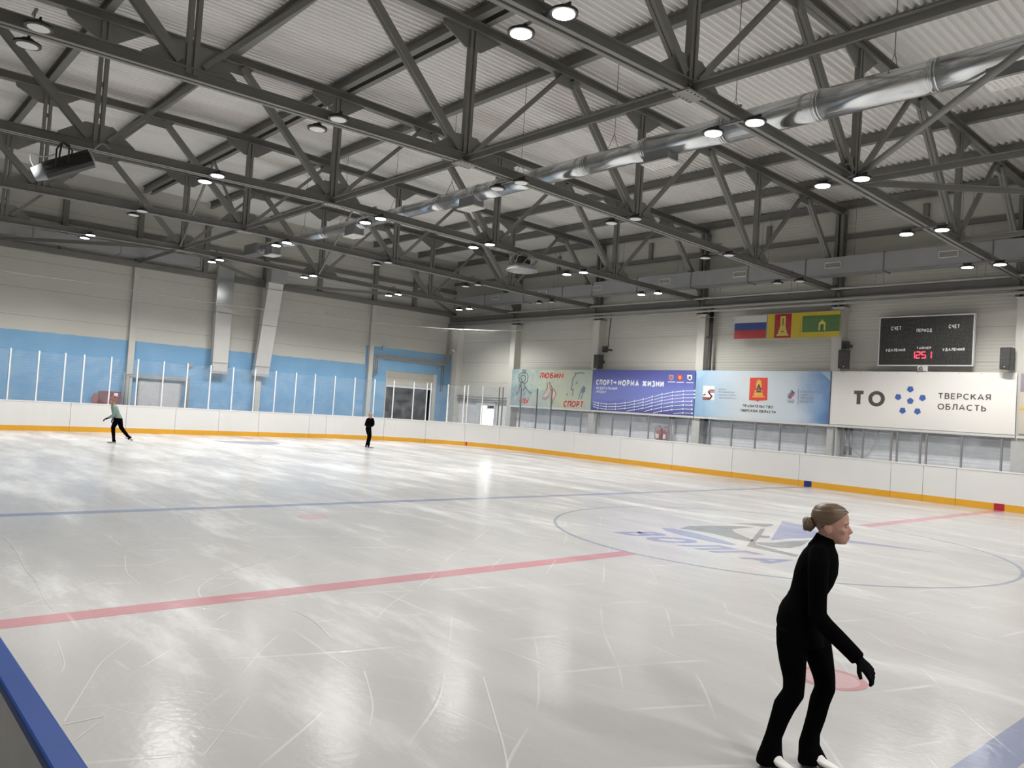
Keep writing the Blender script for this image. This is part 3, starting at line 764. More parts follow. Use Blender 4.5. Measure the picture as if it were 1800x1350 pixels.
tall += [(20.23, -HW, 0, -1), (19.22, -HW, 0, -1)]
for i, q in enumerate(tall):
    post(*q, 3.14, 'tall aluminium shield post on the far end boards, %s from the left' % ORD[i], 'alu' if i < 27 else 'alu_dark', 'tall shield posts')
for i, (a, b) in enumerate(zip(tall, tall[1:])):
    if math.hypot(a[0]-b[0], a[1]-b[1]) > 0.3:
        pane(a[:2], b[:2], a[2:], b[2:], 3.08, 'tall clear plexiglass pane right of the %s tall post from the left' % ORD[i], 'tall shield panes')
lx = [18.22, 17.2, 16.24, 15.28, 14.25, 13.25, 12.22, 11.24, 10.23, 9.22, 8.2, 7.2, 6.18, 5.17, 4.15, 3.22, 3.03, 2.31, 2.13, 1.11, 0.02, -1.0, -2.0, -3.0, -4.0, -5.0, -6.0]
for i, x in enumerate(lx):
    post(x, -HW, 0, -1, 2.13, 'low grey shield post under the banners, %s from the corner' % ORD[i], 'alu_dark', 'low shield posts')
prev = 19.22
for i, x in enumerate(lx):
    if prev - x > 0.3:
        pane((prev, -HW), (x, -HW), (0, -1), (0, -1), 2.09, 'low clear plexiglass pane under the banners, left of the %s low post' % ORD[i], 'low shield panes')
    prev = x

# ================================================================== ROOF STEEL
NODE = [-15, -9, -3, 3, 9, 15, 21]
def truss(x, label):
    t = thing('roof_truss', label, 'roof truss', (x, 0, 0), 0, 'steel roof trusses')
    mb = MB()
    for a, b in zip(NODE, NODE[1:]):
        p, q = (0, a, chord_under(a)), (0, b, chord_under(b))
        for s in (-1, 1):
            mb.beam(p, q, 0.014, 0.19, ow=s*0.03, oh=0.105)      # standing legs of two angles back to back
            mb.beam(p, q, 0.085, 0.014, ow=s*0.0725, oh=0.007)   # flat legs
            mb.beam(p, q, 0.085, 0.014, ow=s*0.0725, oh=0.193)
    mb.build('bottom_chord', 'steel', t)
    mb = MB()
    for a, b in ((-15, 3), (3, 21)):
        p, q = (0, a, roof_under(a)), (0, b, roof_under(b))
        mb.beam(p, q, 0.024, 0.22, oh=0.11); mb.beam(p, q, 0.235, 0.018, oh=0.009); mb.beam(p, q, 0.235, 0.018, oh=0.211)
    mb.build('top_chord', 'steel', t)
    for y in (-9, -3, 3, 9, 15):
        z0, z1 = chord_under(y) + 0.1, roof_under(y)
        mb = MB()
        for s in (-1, 1): mb.box(-0.06, 0.06, y + s*0.065 - 0.04, y + s*0.065 + 0.04, z0, z1 + 0.05)
        for k in range(1, 4):
            zz = z0 + (z1-z0)*k/4; mb.box(-0.03, 0.03, y-0.03, y+0.03, zz-0.05, zz+0.05)
        mb.build('post', 'steel', t)
    for y in (-12, -6, 0, 6, 12, 18):
        for s, wd in ((-1, 0.17), (1, 0.095)):
            yb = y + 3*s
            mb = MB(); p = Vector((0, y + 0.18*s, roof_under(y) - 0.02)); q = Vector((0, yb - 0.2*s, chord_under(yb) + 0.28))
            if s < 0:
                for k in (-1, 1): mb.beam(p, q, 0.07, wd, up=(0, 1, 0), ow=k*0.045)
                mb.beam(p, q, 0.03, wd*0.8, up=(0, 1, 0))
            else:
                mb.beam(p, q, 0.11, wd, up=(0, 1, 0))
            mb.build('diagonal', 'steel', t)
    for y in (-9, -3, 3, 9, 15):     # upper and lower node plates of the posts
        z = roof_under(y); c = chord_under(y) + 0.2
        MB().poly([(-0.016, y+a, z+b) for a, b in ((-0.85, 0.02), (-0.24, -0.42), (0.22, -0.42), (0.8, -0.14), (0.85, 0.02))], (0.032, 0, 0)).build('gusset_plate', 'steel', t)
        MB().poly([(-0.016, y+a, c+b) for a, b in ((-0.85, -0.03), (-0.78, 0.08), (-0.3, 0.44), (0.28, 0.42), (0.8, 0.06), (0.85, -0.03))], (0.032, 0, 0)).build('gusset_plate', 'steel', t)
    for y in (-12, -6, 0, 6, 12):
        z = roof_under(y)
        MB().poly([(-0.016, y+a, z+b) for a, b in ((-0.5, 0.02), (-0.3, -0.24), (0.3, -0.24), (0.5, 0.02))], (0.032, 0, 0)).build('gusset_plate', 'steel', t)
    # bolted splice at mid span
    mb = MB(); z = chord_under(3)
    mb.box(-0.17, 0.17, 2.75, 3.25, z-0.03, z)
    for k in range(5):
        for s in (-1, 1): mb.disc((s*0.12, 2.8 + 0.1*k, z-0.045), 0.016, 0.016, 8)
    mb.build('splice_plate', 'steel_light', t)
    return t
TL = ['roof truss nearest the camera, at the upper right corner', 'roof truss over the red center line', 'roof truss over the far blue line', 'third roof truss from the end wall',
      'second roof truss from the end wall', 'roof truss nearest the blue end wall']
for k, lb in zip(range(-1, 5), TL): truss(6*k + HALL, 'dark grey steel ' + lb)

for i, y in enumerate((-15, -12, -9, -6, -3, 0, 3, 6, 9, 12, 15)):
    yy = -14.9 if y == -15 else y
    z = roof_under(y) + 0.222
    mb = MB()
    mb.box(-14, XW-0.2, yy-0.09, yy+0.09, z, z+0.016); mb.box(-14, XW-0.2, yy-0.09, yy+0.09, z+0.276, z+0.292); mb.box(-14, XW-0.2, yy-0.012, yy+0.012, z+0.016, z+0.276)
    if y in (3,):
        mb.box(-14, XW-0.2, yy-0.40, yy-0.24, z, z+0.016); mb.box(-14, XW-0.2, yy-0.40, yy-0.24, z+0.276, z+0.292); mb.box(-14, XW-0.2, yy-0.33, yy-0.31, z+0.016, z+0.276)
    tag(mb.build('purlin', 'steel'), 'dark steel roof purlin along the hall, %s from the banner wall' % ORD[i], 'purlin', 'roof purlins')

def tie(p, q, label, kind='channel'):
    mb = MB()
    if kind == 'channel':
        for s in (-1, 1):
            mb.beam(p, q, 0.012, 0.13, ow=s*0.012, oh=0.065); mb.beam(p, q, 0.075, 0.012, ow=s*0.05, oh=0.124)
        L = (Vector(q)-Vector(p)).length; n = int(L/0.9)
        for k in range(1, n):
            c = Vector(p).lerp(Vector(q), k/n); mb.beam(c - (Vector(q)-Vector(p)).normalized()*0.04, c + (Vector(q)-Vector(p)).normalized()*0.04, 0.04, 0.10, oh=0.06)
    else:
        mb.tube([p, q], 0.062, 12)
    return tag(mb.build('tie_beam', 'steel'), label, 'tie beam', 'steel ties between the trusses')
X0 = [6*k + HALL for k in range(-1, 5)]
zt = chord_under(3) + 0.03
for i, (a, b) in enumerate(zip(X0, X0[1:])):
    tie((a+0.1, 3, zt), (b-0.1, 3, zt), 'dark steel tie along the hall between truss bottoms, %s from the camera end' % ORD[i])
tie((X0[-1]+0.1, 3, zt), (29.75, 3, zt), 'dark steel tie from the last truss to the end wall column')
zq = chord_under(-3) + 0.03
tie((X0[0]+0.1, -3, zq), (X0[1]-0.1, -3, zq), 'dark steel tie leaving the center line truss level with the duct')
tie((X0[0]+0.1, -9, zq-0.1), (X0[1]-0.1, -9, zq-0.1), 'dark steel tie above the lamps nearest the scoreboard')
tie((X0[0]+0.1, -8.8, zq-0.08), (X0[1]-0.15, -3.15, zq), 'dark steel plan brace fanning out to the right from the center line truss')
tie((X0[0]+0.1, 2.8, zq+0.14), (X0[1]-0.12, -2.9, zq+0.16), 'dark round steel brace rising to the upper right corner', 'pipe')
for q, lb in (((29.75, 9.0, 7.45), 'thin dark steel brace from the last truss to the left end wall column'), ((29.75, -3.0, 7.45), 'thin dark steel brace from the last truss towards the vertical ducts')):
    tie((X0[-1]+0.15, 3 + (0.15 if q[1] > 3 else -0.15), zt), q, lb)
tie((X0[-1]+0.15, -9, zq-0.1), (29.75, -3.1, 7.45), 'thin dark steel brace under the last truss right of the vertical ducts')
tie((X0[-1]+0.15, -9.2, zq-0.1), (29.75, -14.8, 7.4), 'thin dark steel brace into the far corner under the last truss')
# upright cross frames between the last two trusses
for i, (y, s) in enumerate(((3, 1), (-3, 1))):
    a, b = X0[-2], X0[-1]
    zl, zh = chord_under(y)+0.15, roof_under(y)-0.05
    fr = thing('cross_frame', 'crossed steel struts between the two farthest trusses, %s' % ('left of the round duct' if y > 0 else 'right of the round duct'), 'bracing', (0,0,0), 0, 'upright cross frames')
    MB().beam((a+0.1, y+0.12, zl), ((a+b)/2, y+0.12, zh), 0.07, 0.07).build('strut', 'steel', fr)
    MB().beam((b-0.1, y+0.12, zl), ((a+b)/2, y+0.12, zh), 0.07, 0.07).build('strut', 'steel', fr)

# ------------------------------------------------------------------ lamps
LAMP_DATA = bpy.data.lights.new('lamp_light', 'SPOT')
LAMP_DATA.energy = LAMP_WATT; LAMP_DATA.color = (1.0, 0.98, 0.945); LAMP_DATA.spot_size = math.radians(150); LAMP_DATA.spot_blend = 0.55; LAMP_DATA.shadow_soft_size = 0.14
def lamp(loc, label, lens):
    t = thing('ceiling_lamp', label, 'ceiling lamp', loc, 0, 'pairs of round ceiling lamps')
    mb = MB(); mb.beam((-0.30, 0, 0.11), (0.30, 0, 0.11), 0.035, 0.035); mb.build('crossbar', 'alu_dark', t)
    mb = MB()
    mb.box(-0.05, 0.05, -0.05, 0.05, 0.13, 0.16); mb.tube([(0, 0, 0.16), (0, 0, 0.42)], 0.012, 6); mb.box(-0.14, 0.14, -0.02, 0.02, 0.36, 0.40)
    mb.build('hanger_clamp', 'alu_dark', t)
    for s in (-1, 1):
        mb = MB()
        mb.disc((s*0.42, 0, 0.0), 0.195, 0.035, 28); mb.disc((s*0.42, 0, 0.034), 0.15, 0.07, 20, r2=0.08); mb.box(s*0.42-0.12, s*0.42+0.12, -0.014, 0.014, 0.09, 0.13)
        h = mb.build('lamp_head', 'rubber', t)
        mb = MB(); mb.disc((s*0.42, 0, -0.008), 0.150, 0.006, 28); mb.build('lens', lens, h)
        if lens == 'lit':
            o = bpy.data.objects.new('lamp_light', LAMP_DATA); COL.objects.link(o); o.parent = h; o.location = (s*0.42, 0, -0.02)
    return t
YL = [(11.34, 7.23), (6.38, 7.34), (1.66, 7.27), (-2.45, 7.30), (-6.88, 7.13), (-11.2, 7.02)]
ROW = {0: 'over the red center line', 1: 'over the far blue line', 2: 'under the third truss from the end wall', 3: 'under the second truss from the end wall', 4: 'under the truss nearest the end wall'}
pL = pU = None
for k in (-4, -2, 0, 1, 2, 3, 4):  # the two rows behind the camera are unseen, added to brighten the near end
    for i, (y, z) in enumerate(YL):
        lit = k in (-4, -2, 0, 2, 4) or (k == 3 and i == 2)
        row = ROW.get(k, {-2: 'added unseen just behind the camera', -4: 'added unseen far behind the camera'}.get(k))
        lb = '%s lamp pair %s, %s from the left' % ('burning' if lit else 'dark', row, ORD[i])
        loc = (6*k + HALL, y, z)
        if lit:
            if pL is None: pL = lamp(loc, lb, 'lit')
            else: dup(pL, loc, lb)
        else:
            if pU is None: pU = lamp(loc, lb, 'unlit')
            else: dup(pU, loc, lb)

# ------------------------------------------------------------------ round air duct
ZD, YD = 8.0, 0.05
def rad(x): return 0.275 if x < 1.5 else (0.25 if x < 4.5 else (0.225 if x < 11.0 else 0.19))
dt = thing('round_duct', 'shiny galvanised round air duct hung along the middle of the roof', 'air duct')
segs = [-8.0, -4.9, -4.2, -2.6, -0.6, 1.4, 3.4, 5.2, 6.9, 8.4, 9.3, 11.0, 12.9, 15.4, 18.0, 20.5, 23.5]
for a, b in zip(segs, segs[1:]):
    ra, rb = rad(a - 0.01) if a > -8 else rad(a), rad(b - 0.01)
    mb = MB(); mb.tube([(a, YD, ZD), (min(a+0.35, b), YD, ZD), (b, YD, ZD)], [ra, rb, rb], 28); mb.build('duct_section', 'galv', dt)
    mb = MB()
    for e in (-0.05, 0.05): mb.tube([(b+e-0.012, YD, ZD), (b+e+0.012, YD, ZD)], rb + 0.012, 28)
    mb.build('joint_ring', 'galv', dt)
for x in (-3.72, 3.0, 9.6, 16.0, 22.4):
    mb = MB(); mb.box(x-0.33, x+0.33, YD-0.16, YD+0.20, 7.62, ZD - 0.05); d = mb.build('outlet_box', 'alu_dark', dt)
    mb = MB(); mb.box(x-0.37, x+0.37, YD-0.20, YD+0.24, 7.585, 7.62)
    for k in range(9): mb.box(x-0.32+0.075*k, x-0.30+0.075*k, YD-0.15, YD+0.19, 7.572, 7.585)
    mb.build('outlet_grille', 'white_paint', d)
for x in (-5.0, -1.9, 1.2, 4.4, 7.6, 10.6, 13.6, 16.8, 19.8):
    r = rad(x); mb = MB(); mb.tube([(x, YD, ZD + r + 0.32), (x, YD, roof_under(0) + 0.2)], 0.008, 6)
    for s in (-1, 1): mb.tube([(x, YD, ZD + r + 0.32), (x, YD + s*r*0.85, ZD + r*0.55)], 0.007, 6)
    mb.build('hanger_rod', 'steel', dt)
# far elbow into a flat box with a grille
mb = MB(); mb.box(23.5, 24.7, YD-0.28, YD+0.26, 7.8, 8.22); mb.build('end_box', 'alu_dark', dt)

# rectangular supply duct along the banner wall
rd = thing('wall_duct', 'grey rectangular air duct with white grilles along the banner wall', 'air duct')
cuts = [-6.0, -3.0, 0.7, 4.05, 6.9, 9.3, 12.0, 14.9, 17.6, 19.6, 22.4, 25.6, 28.3]
for i, (a, b) in enumerate(zip(cuts, cuts[1:])):
    top = 8.30 if a < 17 else 8.22
    mb = MB(); mb.box(a+0.01, b-0.01, -14.25, -13.7, 7.67, top); mb.build('duct_section', 'galv_dull', rd)
    mb = MB(); mb.box(b-0.018, b+0.018, -14.28, -13.67, 7.64, top+0.03); mb.build('joint_flange', 'steel', rd)
mb = MB()
for a, b in zip(cuts, cuts[1:]): mb.box(a+0.03, b-0.03, -13.712, -13.685, 7.655, 7.675)
mb.build('bottom_seam', 'galv', rd)
for x in (-1.9, 1.98, 5.85, 9.67, 13.34, 17.3, 21.0, 24.7):
    mb = MB()
    mb.box(x-0.30, x+0.30, -13.70, -13.675, 7.90, 7.925); mb.box(x-0.30, x+0.30, -13.70, -13.675, 8.10, 8.125)
    mb.box(x-0.30, x-0.275, -13.70, -13.675, 7.90, 8.125); mb.box(x+0.275, x+0.30, -13.70, -13.675, 7.90, 8.125)
    g = mb.build('wall_grille', 'white_paint', rd)
    mb = MB(); mb.box(x-0.275, x+0.275, -13.70, -13.692, 7.925, 8.10)
    for k in range(6): mb.box(x-0.275, x+0.275, -13.692, -13.68, 7.935+0.028*k, 7.943+0.028*k)
    mb.build('grille_slats', 'pipe_paint', g)
for x in (-2.0, 1.4, 5.2, 8.6, 12.6, 16.0, 20.2, 23.6):
    mb = MB()
    for e in (0.0, 0.3): mb.tube([(x+e, -13.95, 8.2), (x+e, -13.95, roof_under(-14)+0.18)], 0.007, 5)
    mb.build('hanger_rod', 'steel', rd)

# flat duct along the end wall
ed = thing('wall_duct', 'pale grey rectangular duct high along the left end wall', 'air duct')
for i, (a, b) in enumerate(((14.0, 10.6), (10.6, 7.3), (7.3, 4.0), (4.0, 0.6))):
    mb = MB(); mb.box(28.9, 29.6, b+0.01, a-0.01, 7.66, 8.1); mb.build('duct_section', 'galv_dull', ed)
    mb = MB(); mb.box(28.88, 29.62, b-0.015, b+0.015, 7.63, 8.13); mb.build('joint_flange', 'steel', ed)

# two pale ducts down the end wall
def slant_duct(label, y0b, y1b, y0t, y1t, xb, xt, zb, zt_, mt, rings, top):
    t = thing('vertical_duct', label, 'air duct')
    mb = MB(); d = 0.30
    A = [mb.bm.verts.new(c) for c in ((xb, y0b, zb), (xb, y1b, zb), (xb+d, y1b, zb), (xb+d, y0b, zb))]
    B = [mb.bm.verts.new(c) for c in ((xt, y0t, zt_), (xt, y1t, zt_), (xt+d, y1t, zt_), (xt+d, y0t, zt_))]
    mb.bm.faces.new(A[::-1]); mb.bm.faces.new(B)
    for k in range(4): mb.bm.faces.new((A[k], A[(k+1)%4], B[(k+1)%4], B[k]))
    mb.build('duct_shaft', mt, t)
    for z in rings:
        f = (z-zb)/(zt_-zb); x = xb+(xt-xb)*f; ya = y0b+(y0t-y0b)*f; yb = y1b+(y1t-y1b)*f
        mb = MB(); mb.box(x-0.025, x+d, min(ya,yb)-0.03, max(ya,yb)+0.03, z-0.02, z+0.02); mb.build('joint_flange', 'pipe_paint', t)
    mb = MB(); mb.box(xb-0.03, xb+d, y1b-0.03, y0b+0.03, zb-0.12, zb-0.005); mb.build('intake_grille', 'pipe_paint', t)
    if top == 'cap':
        MB().poly([(xt, y0t, zt_), (xt, y1t, zt_), (xt, (y0t+y1t)/2, zt_+0.28)], (d, 0, 0)).build('duct_top', 'galv', t)
        mb = MB(); mb.box(xt-0.004, xt+0.0, y1t, y0t, 6.0, zt_); mb.build('shiny_section', 'galv', t)
    else:
        P = [(xt, y0t, zt_), (xt, y1t, zt_), (xt-0.1, y1t, zt_+0.35), (xt-0.1, y0t, zt_+0.35)]
        mb = MB(); mb.box(xt-0.3, xt+d, y1t-0.02, y0t+0.02, zt_+0.01, zt_+0.85); mb.build('duct_elbow', 'galv_dull', t)
    return t
slant_duct('straight pale duct down the blue end wall with a shiny top section', -0.55, -1.28, -0.50, -1.28, 29.5, 29.5, 2.95, 7.95, 'duct_wrap', (3.35, 5.75), 'cap')
slant_duct('pale duct leaning out from the blue end wall, right of the straight one', -2.62, -3.36, -2.6, -3.36, 29.5, 28.55, 2.98, 7.42, 'duct_wrap', (3.35, 5.35, 7.1), 'elbow')

# ================================================================== BANNER WALL
class Sheet:
    """flat printed sheet; artwork given in the pixels of a drawing with four known corners (TL, TR, BR, BL)"""
    def __init__(s, corners, x_left, x_right, z0, z1, y):
        s.w, s.h = x_left - x_right, z1 - z0
        s.frame = ((x_left, y, z0), (-1, 0, 0), (0, 0, 1), (0, 1, 0))
        dst = [(0, s.h), (s.w, s.h), (s.w, 0), (0, 0)]
        A, B = [], []
        for (x, y_), (u, v) in zip(corners, dst):
            A.append([x, y_, 1, 0, 0, 0, -u*x, -u*y_]); B.append(u)
            A.append([0, 0, 0, x, y_, 1, -v*x, -v*y_]); B.append(v)
        n = 8
        for i in range(n):
            p = max(range(i, n), key=lambda r: abs(A[r][i])); A[i], A[p] = A[p], A[i]; B[i], B[p] = B[p], B[i]
            for r in range(n):
                if r != i:
                    f = A[r][i]/A[i][i]
                    A[r] = [a - f*c for a, c in zip(A[r], A[i])]; B[r] -= f*B[i]
        s.c = [B[i]/A[i][i] for i in range(n)]
    def __call__(s, x, y):
        c = s.c; d = c[6]*x + c[7]*y + 1
        return ((c[0]*x + c[1]*y + c[2])/d, (c[3]*x + c[4]*y + c[5])/d)
    def P(s, pts): return [s(*q) for q in pts]
    def text(s, body, a, b, cap, m, parent, bold=0.0, shear=0.0, off=0.006, name='lettering'):
        (u0, v0), (u1, v1) = s(*a), s(*b)
        h = s(a[0], a[1]-cap)[1] - v0
        L = math.hypot(u1-u0, v1-v0)
        return text(body, None, s.frame, (u0, v0), m, parent, name, bold, shear, L, h, off, 'LEFT', math.atan2(v1-v0, u1-u0))
    def flat(s, polys, m, parent, name, off=0.004): return flat([s.P(p) for p in polys], s.frame, m, parent, name, off)
    def line(s, pts, wd): return stroke(s.P(pts), wd)

M['p_red'] = flat_mat('print_red', (196, 42, 40)); M['p_halo'] = flat_mat('print_pale_pink', (246, 214, 204))
M['p_ink'] = flat_mat('print_ink', (66, 64, 72)); M['p_slate'] = flat_mat('print_slate', (112, 126, 148)); M['p_skate'] = flat_mat('print_skate_pink', (226, 200, 190))
M['p_white'] = flat_mat('print_white', (238, 240, 246)); M['p_grey'] = flat_mat('print_dark_grey', (80, 76, 72)); M['p_blue'] = flat_mat('print_blue', (62, 98, 178))
M['p_mid'] = flat_mat('print_mid_grey', (150, 155, 160)); M['p_gold'] = flat_mat('print_gold', (222, 176, 66)); M['p_crest'] = flat_mat('print_crest_red', (222, 62, 50))
M['p_navy'] = flat_mat('print_navy', (60, 84, 140)); M['p_brown'] = flat_mat('print_brown_red', (150, 76, 66)); M['p_pale'] = flat_mat('print_pale_blue', (168, 200, 226))
M['p_white2'] = flat_mat('print_line_white', (232, 236, 250))
M['b1'] = cloth_gradient('banner_green_grey', [(0.0, (120, 146, 156)), (0.35, (176, 190, 180)), (0.6, (196, 202, 178)), (1.0, (176, 190, 186))], 'X', 24.6, 17.0, 0.9, 1.6)
M['b2'] = cloth_gradient('banner_indigo', [(0.0, (62, 66, 140)), (0.3, (120, 132, 205)), (0.55, (116, 128, 204)), (0.8, (84, 90, 166)), (1.0, (66, 76, 148))], 'Z', 2.2, 4.3, 0.25, 0.5)
M['b3'] = cloth_gradient('banner_sky', [(0.0, (128, 172, 214)), (0.14, (176, 204, 226)), (0.4, (214, 222, 226)), (0.75, (206, 218, 228)), (0.93, (120, 158, 204)), (1.0, (84, 118, 172))], 'X', 12.1, 6.0, 0.25, 0.7)
M['b4'] = cloth_gradient('banner_white', [(0.0, (236, 233, 228)), (0.5, (243, 240, 235)), (1.0, (228, 226, 222))], 'Z', 2.2, 4.3, 0.3, 0.6)

def banner(x0, x1, z0, z1, m, label, mb=None):
    b = MB().box(x1, x0, -14.50, -14.484, z0, z1)
    return tag(b.build('banner', m), label, 'banner', 'banners on the wall')
YBN = -14.484
# --- banner 1
b = banner(23.80, 17.96, 2.27, 4.21, 'b1', 'pale green banner with red lettering and sketched athletes, leftmost of the four')
s1 = Sheet([(140, 112), (1735, 118), (1640, 885), (105, 805)], 23.80, 17.96, 2.27, 4.21, YBN)
for body, a, q, cap in (('ЛЮБИМ', (668, 290), (1140, 300), 112), ('МЫ', (270, 765), (450, 778), 112), ('СПОРТ', (1118, 832), (1500, 848), 118)):
    s1.text(body, (a[0]-6, a[1]+7), (q[0]+8, q[1]+7), cap+14, 'p_halo', b, 0.06, 0.2, 0.004, 'lettering_outline')
    s1.text(body, a, q, cap, 'p_red', b, 0.03, 0.2, 0.008)
ink = []
for pl in ([(345,150),(360,130),(395,140),(400,175),(375,195),(350,180),(345,150)], [(345,190),(300,200),(262,240),(258,270),(285,290),(275,340),(300,370),(290,430),(310,470)],
           [(395,190),(430,205),(450,245),(440,300),(445,345),(420,375),(385,400),(395,470),(420,505)], [(310,250),(350,240),(400,250),(395,330),(345,380),(320,330),(310,250)],
           [(300,370),(345,380),(385,400)], [(290,430),(270,490),(285,520)], [(420,505),(460,545),(520,575),(500,585),(455,560)], [(395,470),(360,520),(375,590),(360,610)], [(285,520),(240,590),(210,620)], [(330,400),(300,440),(330,470)], [(240,560),(230,600)]):
    ink += s1.line(pl, 0.035)
flat(ink, s1.frame, 'p_ink', b, 'hockey_player_sketch', 0.005)
s1.flat([[(830,380),(870,400),(900,520),(985,560),(985,600),(940,700),(890,690),(880,560)], [(870,510),(830,520),(745,610),(740,650),(790,660),(880,600)]], 'p_skate', b, 'skates_picture')
sk = []
for pl in ([(835,370),(825,470),(790,560),(740,620),(735,660),(790,665),(870,610),(890,520),(865,430),(870,360)], [(905,440),(985,560),(985,610),(935,700),(915,790)], [(740,690),(780,705),(860,650)], [(880,380),(905,440),(900,520)]): sk += s1.line(pl, 0.03)
flat(sk, s1.frame, 'p_brown', b, 'skates_outline', 0.008)
sl = []
for pl in ([(1380,180),(1385,230),(1330,300),(1310,400)], [(1390,200),(1480,180),(1570,190)], [(1420,360),(1390,400)], [(1330,500),(1315,620)], [(1220,580),(1195,620)], [(1320,400),(1290,500),(1330,510)], [(1500,480),(1420,690)], [(1520,560),(1470,690)]): sl += s1.line(pl, 0.05)
sl += [s1.P([(1530,430),(1570,470),(1550,560),(1480,570)])]
flat(sl, s1.frame, 'p_slate', b, 'figure_skaters_sketch', 0.005)
# --- banner 2
b = banner(17.92, 12.05, 2.27, 4.21, 'b2', 'indigo banner with white slogan and wavy white dashed lines')
s2 = Sheet([(130, 88), (1660, 88), (1590, 770), (75, 690)], 17.92, 12.05, 2.27, 4.21, YBN)
s2.text('СПОРТ', (160, 318), (412, 324), 84, 'p_white', b, 0.05)
s2.flat([[(420,268),(448,268),(448,252),(474,278),(448,304),(448,288),(420,288)]], 'p_white', b, 'slogan_arrow')
s2.text('НОРМА ЖИЗНИ', (488, 328), (1170, 346), 92, 'p_white', b, 0.05)
s2.text('ФЕДЕРАЛЬНЫЙ', (158, 382), (474, 388), 40, 'p_white', b, 0.015)
s2.text('ПРОЕКТ', (155, 438), (312, 444), 38, 'p_white', b, 0.015)
for k, (x, m_) in enumerate(((1290, 'p_mid'), (1420, 'p_crest'), (1566, 'p_white'))):
    s2.flat([[(x-35,155),(x+35,155),(x+35,215),(x,240),(x-35,215)]], m_, b, 'small_crest')
    s2.flat([[(x-14,175),(x+14,175),(x+18,215),(x-18,215)]], ('p_crest', 'p_gold', 'p_ink')[k], b, 'crest_figure', 0.007)
    s2.flat([[(x-55,258+4*k),(x+55,258+4*k),(x+55,268+4*k),(x-55,268+4*k)]], 'p_white', b, 'small_caption')
top = [(80,568),(195,590),(315,602),(455,598),(598,580),(738,553),(868,524),(1003,484),(1150,447),(1310,416),(1475,397),(1640,392)]
dash, dots = [], []
for r, dy in enumerate((0, 44, 86, 130, 178, 228, 278)):
    for i, (A, B) in enumerate(zip(top, top[1:])):
        sl_ = 0.55 + 0.45*(i/10.0) + (0.2 if r else 0)
        ya, yb = A[1] + dy*(0.82 + 0.4*i/11), B[1] + dy*(0.82 + 0.4*(i+1)/11)
        lim = lambda x: 690 + 80*(x-75)/1515 - 8
        xa, xb = A[0] - 0.10*dy, B[0] - 0.10*dy
        if xa < 90: xa = 92
        if xb > 1590 + 60*(1-dy/280): xb = 1585
        if ya > lim(xa) or yb > lim(xb) or xb - xa < 30: continue
        dash += s2.line([(xa + 16, ya), (xb - 8, yb)], 0.030)
        u, v = s2(xb - 6, yb); dots.append(circ2(u, v, 0.042, 10))
flat(dash, s2.frame, 'p_white2', b, 'wavy_dashes', 0.004)
flat(dots, s2.frame, 'p_white2', b, 'wavy_dots', 0.007)
# --- banner 3
b = banner(12.01, 6.10, 2.27, 4.22, 'b3', 'pale sky blue banner with a red crest in the middle')
s3 = Sheet([(100, 75), (1745, 82), (1690, 720), (75, 640)], 12.01, 6.10, 2.27, 4.22, YBN)
s3.flat([[(762,165),(978,165),(968,440),(868,446),(852,462),(838,446),(748,440)]], 'p_crest', b, 'red_crest')
s3.flat([[(845,210),(862,188),(882,188),(902,210),(906,270),(898,300),(838,300),(834,250)], [(815,320),(915,320),(905,350),(820,350)], [(808,352),(916,352),(914,385),(808,385)], [(790,388),(932,388),(938,405),(788,405)]], 'p_gold', b, 'throne_emblem', 0.007)
s3.flat([[(866,245),(876,245),(900,312),(880,312),(870,285),(860,312),(838,312)], [(838,325),(900,325),(898,345),(838,345)]], 'p_ink', b, 'throne_shading', 0.010)
s3.text('ПРАВИТЕЛЬСТВО', (672, 524), (1036, 540), 32, 'p_grey', b, 0.02)
s3.text('ТВЕРСКОЙ ОБЛАСТИ', (640, 580), (1066, 600), 32, 'p_grey', b, 0.035)
s3.flat([[(188,266),(328,270),(324,446),(180,438)]], 'p_white', b, 'white_logo_tile')
sl = []
for o_ in (0, 22): sl += s3.line([(326,322+o_),(270,322+o_),(250+o_*.4,345+o_*.5),(290+o_*.2,395+o_*.1),(270,420+o_*.6),(180,412+o_*.9)], 0.055)
sl += [s3.P([(185,380),(215,362),(222,378),(190,392)])]
flat(sl, s3.frame, 'p_brown', b, 'skating_track_logo', 0.007)
for k, bd in enumerate(('КОМИТЕТ', 'ПО ФИЗИЧЕСКОЙ', 'КУЛЬТУРЕ И СПОРТУ', 'ТВЕРСКОЙ ОБЛАСТИ')):
    s3.text(bd, (376, 318+35*k), ((470, 568, 585, 592)[k], 322+36*k), 18, 'p_mid', b, 0.0)
sl = s3.line([(1262,310),(1258,340),(1225,370),(1222,415)], 0.05); flat(sl, s3.frame, 'p_mid', b, 'flame_left', 0.006)
sl = s3.line([(1278,320),(1274,350),(1240,385),(1238,415)], 0.05); flat(sl, s3.frame, 'p_navy', b, 'flame_middle', 0.006)
sl = s3.line([(1294,335),(1290,365),(1258,395),(1255,418)], 0.05); flat(sl, s3.frame, 'p_crest', b, 'flame_right', 0.006)
rr = []
for x, y in ((1218,443),(1250,443),(1282,443),(1234,458),(1266,458)):
    u, v = s3(x, y); rr += ring2(u, v, 0.040, 0.052, n=20)
flat(rr, s3.frame, 'p_mid', b, 'five_rings', 0.006)
flat(s3.line([(1346,298),(1338,490)], 0.014), s3.frame, 'p_mid', b, 'divider_line', 0.006)
